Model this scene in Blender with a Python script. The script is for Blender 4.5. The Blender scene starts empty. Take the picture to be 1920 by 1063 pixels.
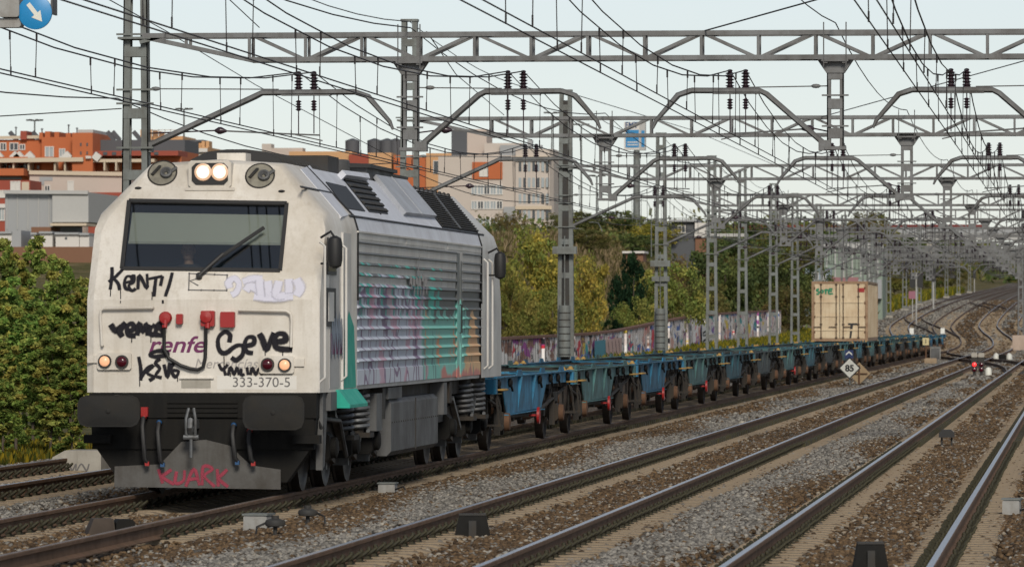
import bpy, math, random
import numpy as np
from mathutils import Vector, Matrix, Euler
random.seed(7); RNG = np.random.default_rng(7)
R = math.radians
sc = bpy.context.scene
COL = sc.collection

# ---------------------------------------------------------------- camera
F = 10667.0                       # focal length in pixels of the 1920-wide photograph (200 mm lens)
CAM = Vector((0, 0, 2.06))
YAW = math.atan(1065 / F); PITCH = 71.5 / F
cam_d = bpy.data.cameras.new("camera"); cam = bpy.data.objects.new("camera", cam_d); COL.objects.link(cam)
cam.location = CAM; cam.rotation_euler = (math.pi / 2 + PITCH, 0, YAW)
cam_d.sensor_width = 36; cam_d.lens = 36 * F / 1920; cam_d.clip_start = 1; cam_d.clip_end = 9000
cam_d.dof.use_dof = True; cam_d.dof.focus_distance = 88; cam_d.dof.aperture_fstop = 8.0
sc.camera = cam

# ---------------------------------------------------------------- sky, sun, exposure
SUN_EL, SUN_AZ = R(30), R(167)     # azimuth clockwise from +Y: behind the camera, a little to its right
w = bpy.data.worlds.new("World"); sc.world = w; w.use_nodes = True
nt = w.node_tree; nt.nodes.clear()
sky = nt.nodes.new("ShaderNodeTexSky"); sky.sky_type = 'NISHITA'; sky.sun_disc = False
sky.sun_elevation = SUN_EL; sky.sun_rotation = SUN_AZ; sky.air_density = 0.85; sky.dust_density = 0.35; sky.ozone_density = 2.3
hs = nt.nodes.new("ShaderNodeHueSaturation"); hs.inputs['Saturation'].default_value = 0.45
bg = nt.nodes.new("ShaderNodeBackground"); bg.inputs['Strength'].default_value = 0.075
wo = nt.nodes.new("ShaderNodeOutputWorld")
nt.links.new(sky.outputs[0], hs.inputs['Color']); nt.links.new(hs.outputs[0], bg.inputs['Color']); nt.links.new(bg.outputs[0], wo.inputs['Surface'])
sl = bpy.data.lights.new("sun", 'SUN'); sl.energy = 2.2; sl.angle = R(15); sl.color = (1.0, 0.92, 0.79)
so = bpy.data.objects.new("sun", sl); COL.objects.link(so)
sdir = Vector((math.sin(SUN_AZ) * math.cos(SUN_EL), math.cos(SUN_AZ) * math.cos(SUN_EL), math.sin(SUN_EL)))
so.rotation_euler = sdir.to_track_quat('Z', 'Y').to_euler(); so.location = (0, -20, 60)
sc.view_settings.view_transform = 'Standard'; sc.view_settings.look = 'None'; sc.view_settings.exposure = 0.35; sc.view_settings.gamma = 1
sc.render.engine = 'CYCLES'; sc.cycles.use_denoising = True; sc.cycles.max_bounces = 6; sc.cycles.transparent_max_bounces = 12

# ---------------------------------------------------------------- measuring helpers (photo pixel -> place in the world)
ROT = Euler(cam.rotation_euler).to_matrix()
def ray(px, py): return ROT @ Vector(((px - 960) / F, (531.5 - py) / F, -1))
def W(px, py, d): return CAM + ray(px, py) * d
def hit(px, py, p, n):
    r = ray(px, py); p = Vector(p); n = Vector(n)
    return CAM + r * ((p - CAM).dot(n) / r.dot(n))

# ---------------------------------------------------------------- mesh builder
class MB:
    def __init__(s): s.v = []; s.f = []; s.m = []; s.sm = []
    def add(s, vs, fs, mat=0, smooth=False):
        o = len(s.v); s.v += [tuple(v) for v in vs]
        for f in fs: s.f.append([i + o for i in f]); s.m.append(mat); s.sm.append(smooth)
    def box(s, x0, x1, y0, y1, z0, z1, mat=0):
        s.add([(x0,y0,z0),(x1,y0,z0),(x1,y1,z0),(x0,y1,z0),(x0,y0,z1),(x1,y0,z1),(x1,y1,z1),(x0,y1,z1)],
              [(0,3,2,1),(4,5,6,7),(0,1,5,4),(1,2,6,5),(2,3,7,6),(3,0,4,7)], mat)
    def rbox(s, x0, x1, y0, y1, z0, z1, c, mat=0):
        """box with its four y-edges chamfered by c"""
        p = [(x0+c,z0),(x1-c,z0),(x1,z0+c),(x1,z1-c),(x1-c,z1),(x0+c,z1),(x0,z1-c),(x0,z0+c)]
        s.prism(p, 'xz', y0, y1, mat)
    def bar(s, a, b, wd, h, mat=0, up=(0,0,1)):
        a = Vector(a); b = Vector(b); t = (b - a).normalized(); u = Vector(up)
        if abs(t.dot(u)) > .98: u = Vector((0,1,0))
        sd = t.cross(u).normalized(); u = sd.cross(t)
        vs = []
        for p in (a, b):
            for i, j in ((-1,-1),(1,-1),(1,1),(-1,1)): vs.append(p + sd*(i*wd/2) + u*(j*h/2))
        s.add(vs, [(0,3,2,1),(4,5,6,7),(0,1,5,4),(1,2,6,5),(2,3,7,6),(3,0,4,7)], mat)
    def tube(s, path, r, n=8, mat=0, caps=True):
        path = [Vector(p) for p in path]; k = len(path); rs = r if isinstance(r, (list, tuple)) else [r]*k
        vs = []; u = None
        for i, p in enumerate(path):
            t = (path[min(i+1,k-1)] - path[max(i-1,0)]).normalized()
            if u is None:
                u = Vector((0,0,1)) if abs(t.z) < .9 else Vector((1,0,0))
            u = (u - t*u.dot(t)); u = u.normalized() if u.length > 1e-6 else t.orthogonal().normalized()
            b = t.cross(u)
            for j in range(n):
                a = 2*math.pi*j/n; vs.append(p + (u*math.cos(a) + b*math.sin(a))*rs[i])
        fs = [(i*n+j, i*n+(j+1)%n, (i+1)*n+(j+1)%n, (i+1)*n+j) for i in range(k-1) for j in range(n)]
        s.add(vs, fs, mat, n > 4)
        if caps: s.add(vs[:n], [tuple(range(n))[::-1]], mat); s.add(vs[-n:], [tuple(range(n))], mat)
    def prism(s, pts, plane, a0, a1, mat=0, capm=None):
        def P(p, a): return {'xz': (p[0], a, p[1]), 'yz': (a, p[0], p[1]), 'xy': (p[0], p[1], a)}[plane]
        n = len(pts); vs = [P(p, a0) for p in pts] + [P(p, a1) for p in pts]
        s.add(vs, [(i, (i+1)%n, n+(i+1)%n, n+i) for i in range(n)], mat)
        s.add(vs, [tuple(range(n))[::-1], tuple(range(n, 2*n))], mat if capm is None else capm)
    def lathe(s, prof, o, axis='y', n=16, mat=0):
        """prof: list of (radius, along)"""
        o = Vector(o); vs = []
        for r, t in prof:
            for j in range(n):
                a = 2*math.pi*j/n; c, d = r*math.cos(a), r*math.sin(a)
                vs.append(o + {'x': Vector((t,c,d)), 'y': Vector((c,t,d)), 'z': Vector((c,d,t))}[axis])
        k = len(prof)
        s.add(vs, [(i*n+j, i*n+(j+1)%n, (i+1)*n+(j+1)%n, (i+1)*n+j) for i in range(k-1) for j in range(n)], mat, True)
        s.add(vs[:n], [tuple(range(n))], mat); s.add(vs[-n:], [tuple(range(n))], mat)
    def ball(s, c, r, n=10, m=7, mat=0):
        c = Vector(c); r = r if isinstance(r, (tuple, list)) else (r, r, r); vs = []
        for i in range(m+1):
            th = math.pi*i/m
            for j in range(n):
                a = 2*math.pi*j/n; vs.append(c + Vector((r[0]*math.sin(th)*math.cos(a), r[1]*math.sin(th)*math.sin(a), r[2]*math.cos(th))))
        s.add(vs, [(i*n+j, (i+1)*n+j, (i+1)*n+(j+1)%n, i*n+(j+1)%n) for i in range(m) for j in range(n)], mat, True)
    def spring(s, c, r, z0, z1, turns, wr, mat=0):
        n = int(turns*12); s.tube([(c[0]+r*math.cos(2*math.pi*i/12), c[1]+r*math.sin(2*math.pi*i/12), z0+(z1-z0)*i/n) for i in range(n+1)], wr, 6, mat)
    def ribbon(s, pts, nrm, wd, off=.003, mat=0, smoothing=4):
        """flat paint stroke through pts, lying off the surface by a few millimetres"""
        pts = [Vector(p) for p in pts]; nrm = Vector(nrm).normalized()
        if smoothing > 1 and len(pts) > 2:
            q = []; ext = [pts[0]*2-pts[1]] + pts + [pts[-1]*2-pts[-2]]
            for i in range(1, len(ext)-2):
                for k in range(smoothing):
                    t = k/smoothing; a, b, c, d = ext[i-1:i+3]
                    q.append(.5*((2*b) + (c-a)*t + (2*a-5*b+4*c-d)*t*t + (3*b-a-3*c+d)*t*t*t))
            pts = q + [pts[-1]]
        if not hasattr(s, 'lay'): s.lay = 0
        vs = []
        for i, p in enumerate(pts):
            t = pts[min(i+1, len(pts)-1)] - pts[max(i-1, 0)]
            sd = nrm.cross(t.normalized()) if t.length > 1e-9 else nrm.orthogonal()
            k = wd/2*(.92+.12*math.sin(i*.4)) ; o = off + .0012*(s.lay % 6) + .0001*i
            vs += [p + sd*k*1.35 + nrm*o, p + sd*k*.62 + nrm*o, p - sd*k*.62 + nrm*o, p - sd*k*1.35 + nrm*o]
        s.lay += 1
        if not hasattr(s, 'edge'): s.edge = {}
        o0 = len(s.v)
        for i in range(len(pts)):
            fade = .0 if i in (0, len(pts)-1) and len(pts) > 6 else 1.0
            s.edge[o0+4*i+1] = s.edge[o0+4*i+2] = 1.0
        s.add(vs, [(4*i+j, 4*i+j+1, 4*i+j+5, 4*i+j+4) for i in range(len(pts)-1) for j in range(3)], mat)
    def merge(s, o, off=(0,0,0), rz=0, mats=None):
        c, d = math.cos(rz), math.sin(rz); b = len(s.v)
        s.v += [(x*c-y*d+off[0], x*d+y*c+off[1], z+off[2]) for x, y, z in o.v]
        s.f += [[i+b for i in f] for f in o.f]; s.m += [mats[k] if mats else k for k in o.m]; s.sm += o.sm
    def mesh(s, name, mats):
        me = bpy.data.meshes.new(name); me.from_pydata(s.v, [], s.f)
        for m in (mats if isinstance(mats, (list, tuple)) else [mats]): me.materials.append(m)
        me.polygons.foreach_set('material_index', s.m); me.polygons.foreach_set('use_smooth', s.sm)
        me.update()
        if getattr(s, 'edge', None):
            a = me.color_attributes.new('edge', 'FLOAT_COLOR', 'POINT'); e = np.zeros((len(s.v), 4), np.float32); e[list(s.edge), :3] = 1; e[:, 3] = 1; a.data.foreach_set('color', e.ravel())
        if any(s.sm): me.set_sharp_from_angle(angle=R(42))
        return me
    def build(s, name, mats, parent=None, label=None, kind=None):
        o = bpy.data.objects.new(name, s.mesh(name, mats)); COL.objects.link(o)
        if parent: o.parent = parent
        if label: o['label'] = label
        if kind: o['kind'] = kind
        return o

def tag(o, label, cat, group=None, kind=None):
    o['label'] = label; o['category'] = cat
    if group: o['group'] = group
    if kind: o['kind'] = kind
    return o
def thing(name, label, cat, loc=(0,0,0), rz=0, group=None):
    o = bpy.data.objects.new(name, None); COL.objects.link(o); o.location = loc; o.rotation_euler = (0,0,rz); o.empty_display_size = .3
    return tag(o, label, cat, group)
def copy_tree(o, parent=None):
    c = o.copy(); COL.objects.link(c)
    if parent: c.parent = parent
    for ch in list(o.children): copy_tree(ch, c)
    return c
def text_part(name, body, size, loc, rot, mat, parent, shear=0, align='LEFT', sx=1.0, bold=0.0):
    cu = bpy.data.curves.new(name, 'FONT'); cu.body = body; cu.size = size; cu.shear = shear; cu.align_x = align; cu.extrude = .001; cu.offset = bold
    tmp = bpy.data.objects.new(name, cu); COL.objects.link(tmp)
    bpy.context.view_layer.update()
    me = bpy.data.meshes.new_from_object(tmp.evaluated_get(bpy.context.evaluated_depsgraph_get()))
    bpy.data.objects.remove(tmp); bpy.data.curves.remove(cu)
    me.materials.clear(); me.materials.append(mat)
    o = bpy.data.objects.new(name, me); COL.objects.link(o); o.parent = parent; o.location = loc; o.rotation_euler = rot; o.scale = (sx, 1, 1)
    return o
ORD = 'first second third fourth fifth sixth seventh eighth ninth tenth eleventh twelfth thirteenth fourteenth fifteenth sixteenth seventeenth eighteenth nineteenth twentieth twenty-first twenty-second twenty-third twenty-fourth twenty-fifth'.split()

# ---------------------------------------------------------------- materials
def nodes(name):
    m = bpy.data.materials.new(name); m.use_nodes = True; t = m.node_tree; b = t.nodes['Principled BSDF']
    return m, t, b
def N(t, ty, **kw):
    n = t.nodes.new(ty)
    for k, v in kw.items():
        if k.startswith('i_'):
            k2 = k[2:]; k2 = int(k2) if k2.isdigit() else k2.replace('_', ' ')
            n.inputs[k2].default_value = v
        else: setattr(n, k, v)
    return n
def L(t, a, b): t.links.new(a, b)
def c4(c): return (c[0], c[1], c[2], 1)
def ramp(t, fac, stops, interp='LINEAR'):
    r = N(t, 'ShaderNodeValToRGB'); r.color_ramp.interpolation = interp; e = r.color_ramp.elements
    while len(e) < len(stops): e.new(.5)
    for q, (p, c) in zip(e, stops): q.position = p; q.color = c4(c) if len(c) == 3 else c
    L(t, fac, r.inputs[0]); return r.outputs[0]
def mix(t, fac, a, b, blend='MIX'):
    m = N(t, 'ShaderNodeMix', data_type='RGBA', blend_type=blend)
    for s, v in ((m.inputs[0], fac), (m.inputs[6], a), (m.inputs[7], b)):
        if isinstance(v, (int, float)): s.default_value = v
        elif isinstance(v, tuple): s.default_value = c4(v)
        else: L(t, v, s)
    return m.outputs[2]
def math_(t, op, a, b=None, clamp=False):
    m = N(t, 'ShaderNodeMath', operation=op, use_clamp=clamp)
    for s, v in zip(m.inputs, (a, b)):
        if v is None: continue
        if isinstance(v, (int, float)): s.default_value = v
        else: L(t, v, s)
    return m.outputs[0]
def noise(t, scale, detail=4, rough=.6, vec=None, dist=0):
    n = N(t, 'ShaderNodeTexNoise'); n.inputs['Scale'].default_value = scale; n.inputs['Detail'].default_value = detail
    n.inputs['Roughness'].default_value = rough; n.inputs['Distortion'].default_value = dist
    if vec is None: vec = objco(t)
    L(t, vec, n.inputs['Vector']); return n.outputs['Fac']
def objco(t): return N(t, 'ShaderNodeTexCoord').outputs['Object']
def scaled(t, s, vec=None):
    m = N(t, 'ShaderNodeMapping'); m.inputs['Scale'].default_value = s; L(t, vec or objco(t), m.inputs['Vector']); return m.outputs[0]
def bump(t, b, h, strength=.3, dist=.02):
    n = N(t, 'ShaderNodeBump'); n.inputs['Strength'].default_value = strength; n.inputs['Distance'].default_value = dist
    L(t, h, n.inputs['Height']); L(t, n.outputs[0], b.inputs['Normal'])
def paint(name, col, dirt=None, amount=.5, rough=.55, metal=0, scale=1.2, streak=True, spec=.4, bmp=0):
    """painted or bare metal with grime: cloudy stains, vertical streaks and fine speckle"""
    m, t, b = nodes(name); b.inputs['Roughness'].default_value = rough; b.inputs['Metallic'].default_value = metal
    b.inputs['Specular IOR Level'].default_value = spec
    if dirt is None: dirt = tuple(c*.45 for c in col)
    n1 = noise(t, scale, 5, .65); f = ramp(t, n1, [(.42, (0,0,0)), (.72, (1,1,1))])
    c = mix(t, math_(t, 'MULTIPLY', f, amount), col, dirt)
    if streak:
        n2 = noise(t, 3.0, 3, .6, scaled(t, (4, 4, .35))); g = ramp(t, n2, [(.52, (0,0,0)), (.75, (1,1,1))])
        c = mix(t, math_(t, 'MULTIPLY', g, amount*.6), c, dirt)
    n3 = noise(t, 38, 2, .5); c = mix(t, math_(t, 'MULTIPLY', ramp(t, n3, [(.5,(0,0,0)),(.8,(1,1,1))]), amount*.35), c, dirt)
    L(t, c, b.inputs['Base Color'])
    rr = ramp(t, n1, [(.3, (rough*.85,)*3), (.75, (min(1, rough*1.3),)*3)]); L(t, rr, b.inputs['Roughness'])
    if bmp: bump(t, b, n3, bmp, .004)
    return m
def plain(name, col, rough=.6, metal=0, emit=None, es=0, alpha=1):
    m, t, b = nodes(name); b.inputs['Base Color'].default_value = c4(col); b.inputs['Roughness'].default_value = rough; b.inputs['Metallic'].default_value = metal
    if emit: b.inputs['Emission Color'].default_value = c4(emit); b.inputs['Emission Strength'].default_value = es
    return m
M = {}
M['steel'] = paint('galvanised_steel', (.165,.17,.175), (.085,.078,.072), .75, .6, .2, 1.6)
M['steel_b'] = paint('weathered_galvanised', (.17,.187,.183), (.095,.088,.075), .75, .65, .2, 1.6)
M['ceramic'] = plain('brown_porcelain', (.035,.02,.028), .25)
M['wire'] = plain('dull_copper_wire', (.045,.04,.04), .6, .3)
M['rust'] = paint('rusty_rail', (.135,.075,.042), (.06,.040,.025), .7, .85, 0, 3, False)
M['railtop'] = plain('polished_rail', (.44,.44,.46), .32, 1.0)
M['railtop_dull'] = paint('dull_rail_head', (.20,.165,.14), (.11,.08,.065), .6, .5, .4, 4, False)
M['sleeper'] = paint('dusty_concrete', (.30,.238,.168), (.165,.128,.09), .8, .95, 0, 2.5, False, .2, .4)
M['clip'] = paint('oily_spring_clip', (.035,.033,.025), (.09,.08,.03), .7, .7, .3, 6, False)
M['concrete'] = paint('pale_concrete', (.36,.34,.30), (.2,.18,.15), .6, .9, 0, 1.5, True, .2, .3)
M['black'] = paint('sooty_black', (.008,.008,.008), (.022,.020,.017), .6, .75, 0, 2.2, True, .18)
M['buffer'] = paint('dusty_black_buffer', (.020,.020,.020), (.04,.036,.03), .6, .75, 0, 3, False, .2)
M['hatch'] = paint('grey_roof_hatch', (.40,.42,.46), (.24,.25,.27), .5, .5, 0, 1.5)
M['darkgrey'] = paint('grimy_dark_grey', (.035,.035,.035), (.055,.046,.036), .7, .75, .1, 3)
M['rubber'] = plain('black_rubber', (.012,.012,.013), .6)
M['white'] = paint('cream_white_paint', (.655,.622,.57), (.40,.35,.28), .72, .42, 0, .9)
M['sidewhite'] = paint('grey_white_paint', (.58,.57,.55), (.34,.31,.27), .5, .45, 0, 1.0)
M['roof'] = paint('silver_roof_paint', (.60,.62,.68), (.36,.36,.38), .45, .5, 0, 1.2)
M['underframe'] = paint('oily_underframe', (.022,.02,.018), (.06,.045,.032), .8, .7, .2, 3.5)
M['tank'] = paint('grey_tank', (.105,.108,.112), (.05,.044,.038), .6, .6, .2, 1.6)
M['springsteel'] = paint('grey_spring', (.135,.142,.15), (.055,.047,.04), .7, .5, .4, 5)
M['wheel'] = paint('wheel_steel', (.035,.03,.028), (.07,.05,.035), .7, .6, .4, 4)
M['red'] = plain('red_paint', (.30,.012,.012), .45)
M['yellow'] = paint('faded_yellow', (.36,.22,.06), (.15,.10,.04), .6, .6, 0, 8, False)
def spray(name, col, soft=.9):
    """spray paint: dense core, speckled overspray towards the edge of each stroke"""
    m, t, b = nodes(name); b.inputs['Base Color'].default_value = c4(col); b.inputs['Roughness'].default_value = .7; b.inputs['Specular IOR Level'].default_value = .25
    a = N(t, 'ShaderNodeAttribute', attribute_name='edge'); sp = N(t, 'ShaderNodeSeparateColor'); L(t, a.outputs['Color'], sp.inputs[0])
    n = noise(t, 55, 3, .7); n2 = noise(t, 7, 3, .6)
    v = math_(t, 'ADD', math_(t, 'MULTIPLY', sp.outputs[0], 1.5), math_(t, 'MULTIPLY', math_(t, 'SUBTRACT', n, .62), 1.1))
    v = math_(t, 'ADD', v, math_(t, 'MULTIPLY', math_(t, 'SUBTRACT', n2, .5), .9))
    L(t, math_(t, 'MULTIPLY', v, soft, True), b.inputs['Alpha']); return m
M['ink'] = spray('black_spray', (.010,.009,.014), .97)
M['inkred'] = spray('red_spray', (.30,.045,.075), .62)
M['inkwhite'] = spray('white_spray', (.56,.555,.645), .8)
M['purple'] = plain('purple_vinyl', (.13,.012,.085), .5)
M['greytext'] = plain('grey_lettering', (.12,.115,.115), .6)
M['palegrey'] = plain('pale_grey_lettering', (.34,.32,.31), .6)
M['teal'] = paint('teal_spray', (.015,.36,.27), (.02,.2,.17), .4, .6, 0, 3)
M['lamp'] = plain('lit_headlamp', (1,1,1), .3, 0, (1.0,.86,.68), 5)
M['lamp_mid'] = plain('lit_lamp_reflector', (.6,.5,.4), .3, 0, (1.0,.84,.63), .95)
M['lamp_rim'] = plain('warm_lamp_rim', (.4,.3,.22), .3, 0, (1.0,.55,.32), .35)
M['lamp_low'] = plain('lit_marker_lamp', (.5,.3,.18), .3, 0, (1.0,.47,.25), .52)
M['lens_red'] = plain('dark_red_lens', (.06,.006,.012), .12)
M['gold_dirty'] = plain('dirty_brass', (.20,.13,.06), .5, .5)
M['blue_hose'] = plain('blue_coupling', (.01,.06,.16), .5)
# ---------------------------------------------------------------- line of the railway
def pchip(xs, ys):
    xs = np.array(xs, float); ys = np.array(ys, float); h = np.diff(xs); dl = np.diff(ys)/h; m = np.zeros(len(xs)); m[0] = dl[0]; m[-1] = dl[-1]
    for i in range(1, len(xs)-1):
        m[i] = 0 if dl[i-1]*dl[i] <= 0 else 2*dl[i-1]*dl[i]/(dl[i-1]+dl[i])
    def fn(x):
        x = np.clip(x, xs[0], xs[-1]); i = np.clip(np.searchsorted(xs, x)-1, 0, len(xs)-2); t = (x-xs[i])/h[i]
        return (2*t**3-3*t**2+1)*ys[i] + (t**3-2*t**2+t)*h[i]*m[i] + (-2*t**3+3*t**2)*ys[i+1] + (t**3-t**2)*h[i]*m[i+1]
    return fn
zr = pchip([0, 400, 450, 502, 546, 633, 825, 1497, 1700, 2900], [0, 0, .18, .72, 1.65, 3.2, 5.5, 11.6, 14, 34])
shf = pchip([0, 440, 470, 502, 525, 550, 580, 3000], [0, 0, .3, 1.05, 2.1, 2.9, 3.1, 3.1])
TX = [14.4, 10.35, 5.93, 2.13]                 # track centres, metres left of the camera
def tcx(i, y): return -(TX[i] + float(shf(y)))
YS = [20, 45, 70, 100, 150, 200, 260, 330, 400] + list(range(410, 640, 10)) + [660, 700, 760, 825, 900, 1000, 1150, 1300, 1500]
GAUGE = 1.74 / 2

# ---------------------------------------------------------------- the ground
wall_base = pchip([0, 130, 180, 234, 283, 330, 353, 445, 520, 3000], [-.1, -.1, -.7, -1.25, -1.1, -.45, -.2, .15, 1.2, 1.2])
hill_amp = pchip([0, 150, 250, 350, 450, 600, 1000, 1600, 3000], [1.0, 1.2, 2.2, 7.0, 8.6, 9, 11, 7, 3])
def smooth(a, b, x): t = np.clip((x-a)/(b-a), 0, 1); return t*t*(3-2*t)
def ground_z(x, y):
    X = -x - shf(y); base = zr(y) - .235
    wb = np.where(y < 520, wall_base(y), zr(y) - .4)
    left = wb + smooth(25, 41, X)*hill_amp(y)
    t = smooth(19, 24, X); z = base*(1-t) + left*t
    z = np.where(X < -4, base + smooth(-4, -40, X)*2.0, z)
    return z
xs = [-900,-600,-400,-280,-200,-150,-115,-90,-75,-64,-56,-50,-45,-41,-37,-34,-31,-29,-27,-25.5,-24.4,-23.5,-22.5,-21.5,-20.5,-19.5,-18.5,-17.5,-16.5,-14.4,-12.4,-10.3,-8.2,-6,-4,-2,0,2,5,12,25,50,120,300]
ys = list(range(15, 130, 5)) + list(range(130, 640, 10)) + list(range(640, 1500, 40)) + list(range(1500, 3100, 100))
gx, gy = np.meshgrid(np.array(xs, float), np.array(ys, float)); gz = ground_z(gx, gy)
nx, ny = len(xs), len(ys)
g = MB(); g.v = [tuple(p) for p in np.stack([gx.ravel(), gy.ravel(), gz.ravel()], 1)]
for j in range(ny-1):
    for i in range(nx-1):
        g.f.append([j*nx+i, j*nx+i+1, (j+1)*nx+i+1, (j+1)*nx+i]); g.m.append(0); g.sm.append(True)
def ground_material():
    m, t, b = nodes('ground_ballast_and_soil'); b.inputs['Roughness'].default_value = .95; b.inputs['Specular IOR Level'].default_value = .15
    co = objco(t); sp = N(t, 'ShaderNodeSeparateXYZ'); L(t, co, sp.inputs[0])
    vo = N(t, 'ShaderNodeTexVoronoi', feature='F1'); vo.inputs['Scale'].default_value = 13; L(t, co, vo.inputs['Vector'])
    wn = N(t, 'ShaderNodeSeparateColor'); L(t, vo.outputs['Color'], wn.inputs[0])
    big = noise(t, .55, 4, .6); fine = noise(t, 45, 3, .7)
    grey = ramp(t, wn.outputs[0], [(0,(.095,.09,.085)),(.5,(.17,.165,.155)),(1,(.36,.34,.31))])
    brown = ramp(t, wn.outputs[0], [(0,(.055,.038,.026)),(.5,(.115,.08,.055)),(1,(.21,.16,.115))])
    # rust-brown dust lies along each track, cleaner grey stone in strips between them
    xo = math_(t, 'ADD', sp.outputs[0], math_(t, 'MULTIPLY', math_(t, 'SUBTRACT', big, .5), 1.3))
    zone = ramp(t, math_(t, 'DIVIDE', math_(t, 'ADD', xo, 20), 24), [(0,(.6,)*3),(.36,(.7,)*3),(.41,(1,)*3),(.475,(.75,)*3),(.50,(.12,)*3),(.535,(.15,)*3),(.555,(.75,)*3),(.62,(.85,)*3),(.645,(.1,)*3),(.685,(.15,)*3),(.71,(.9,)*3),(.8,(.95,)*3),(1,(.5,)*3)])
    far = math_(t, 'MULTIPLY', math_(t, 'SUBTRACT', sp.outputs[1], 330), .008, True)
    zone = mix(t, math_(t, 'MULTIPLY', far, .8), zone, mix(t, noise(t, .09, 4, .6), (.1,.1,.1), (.95,.95,.95)))
    bal = mix(t, zone, grey, brown)
    bal = mix(t, math_(t, 'MULTIPLY', fine, .5), bal, (.045,.038,.032))
    soil = ramp(t, noise(t, .12, 6, .65), [(.3,(.05,.055,.018)),(.45,(.10,.09,.032)),(.6,(.24,.185,.10)),(.75,(.11,.105,.035))])
    soil = mix(t, ramp(t, noise(t, 1.7, 5, .7), [(.45,(0,0,0)),(.65,(.6,.6,.6))]), soil, (.045,.055,.02))
    X = math_(t, 'MULTIPLY', sp.outputs[0], -1)
    edge = math_(t, 'ADD', 17.2, math_(t, 'MULTIPLY', math_(t, 'MULTIPLY', math_(t, 'SUBTRACT', sp.outputs[1], 440), .03, True), 3.2))
    isoil = math_(t, 'MULTIPLY', math_(t, 'SUBTRACT', math_(t, 'ADD', X, math_(t, 'MULTIPLY', math_(t,'SUBTRACT',big,.5), 2.0)), edge), 1.5, True)
    rs = math_(t, 'MULTIPLY', math_(t, 'SUBTRACT', sp.outputs[0], 6), 1.0, True)
    L(t, mix(t, math_(t, 'MAXIMUM', isoil, rs), bal, soil), b.inputs['Base Color'])
    bump(t, b, vo.outputs['Distance'], 1.0, .05); return m
M['ground'] = ground_material()
g.build('ground', M['ground'], kind='structure')

# ballast stones: real stones where the lens can tell them apart
def stone_material():
    m, t, b = nodes('ballast_stone'); b.inputs['Roughness'].default_value = .9; b.inputs['Specular IOR Level'].default_value = .25
    a = N(t, 'ShaderNodeAttribute', attribute_name='tint'); L(t, mix(t, noise(t, 60, 2), a.outputs['Color'], mix(t, .35, a.outputs['Color'], (.03,.026,.022))), b.inputs['Base Color']); return m
M['stone'] = stone_material()
ICO_V = np.array([(0,-.526,.851),(.851,0,.526),(.851,0,-.526),(-.851,0,-.526),(-.851,0,.526),(-.526,.851,0),(.526,.851,0),(.526,-.851,0),(-.526,-.851,0),(0,-.526,-.851),(0,.526,-.851),(0,.526,.851)])
def ico_faces():
    from itertools import combinations
    fs = []
    for a, b, c in combinations(range(12), 3):
        if all(np.linalg.norm(ICO_V[i]-ICO_V[j]) < 1.2 for i, j in ((a,b),(b,c),(a,c))):
            n = np.cross(ICO_V[b]-ICO_V[a], ICO_V[c]-ICO_V[a]); fs.append((a,b,c) if n.dot(ICO_V[a]) > 0 else (a,c,b))
    return np.array(fs)
ICO_F = ico_faces()
def big_mesh(name, V, Fa, mat, tint=None):
    """V: (n,3) verts, Fa: (m,k) faces, tint: (n,3) per-vertex own colour"""
    me = bpy.data.meshes.new(name); n, (m, k) = len(V), Fa.shape
    me.vertices.add(n); me.vertices.foreach_set('co', V.astype(np.float32).ravel())
    me.loops.add(m*k); me.loops.foreach_set('vertex_index', Fa.astype(np.int32).ravel())
    me.polygons.add(m); me.polygons.foreach_set('loop_start', np.arange(0, m*k, k, dtype=np.int32))
    me.update(calc_edges=True)
    if tint is not None:
        a = me.color_attributes.new('tint', 'FLOAT_COLOR', 'POINT'); a.data.foreach_set('color', np.concatenate([tint, np.ones((n,1))], 1).astype(np.float32).ravel())
    me.materials.append(mat); return me
def rail_zone(X):
    """distance from the nearest track centre (metres)"""
    d = np.stack([X - c for c in TX], 1); i = np.argmin(np.abs(d), 1); return d[np.arange(len(X)), i], i
def scatter(n, x0, x1, y0, y1):
    y = y0 + (y1-y0)*RNG.random(n)**1.0; X = x0 + (x1-x0)*RNG.random(n); return X, y
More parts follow.
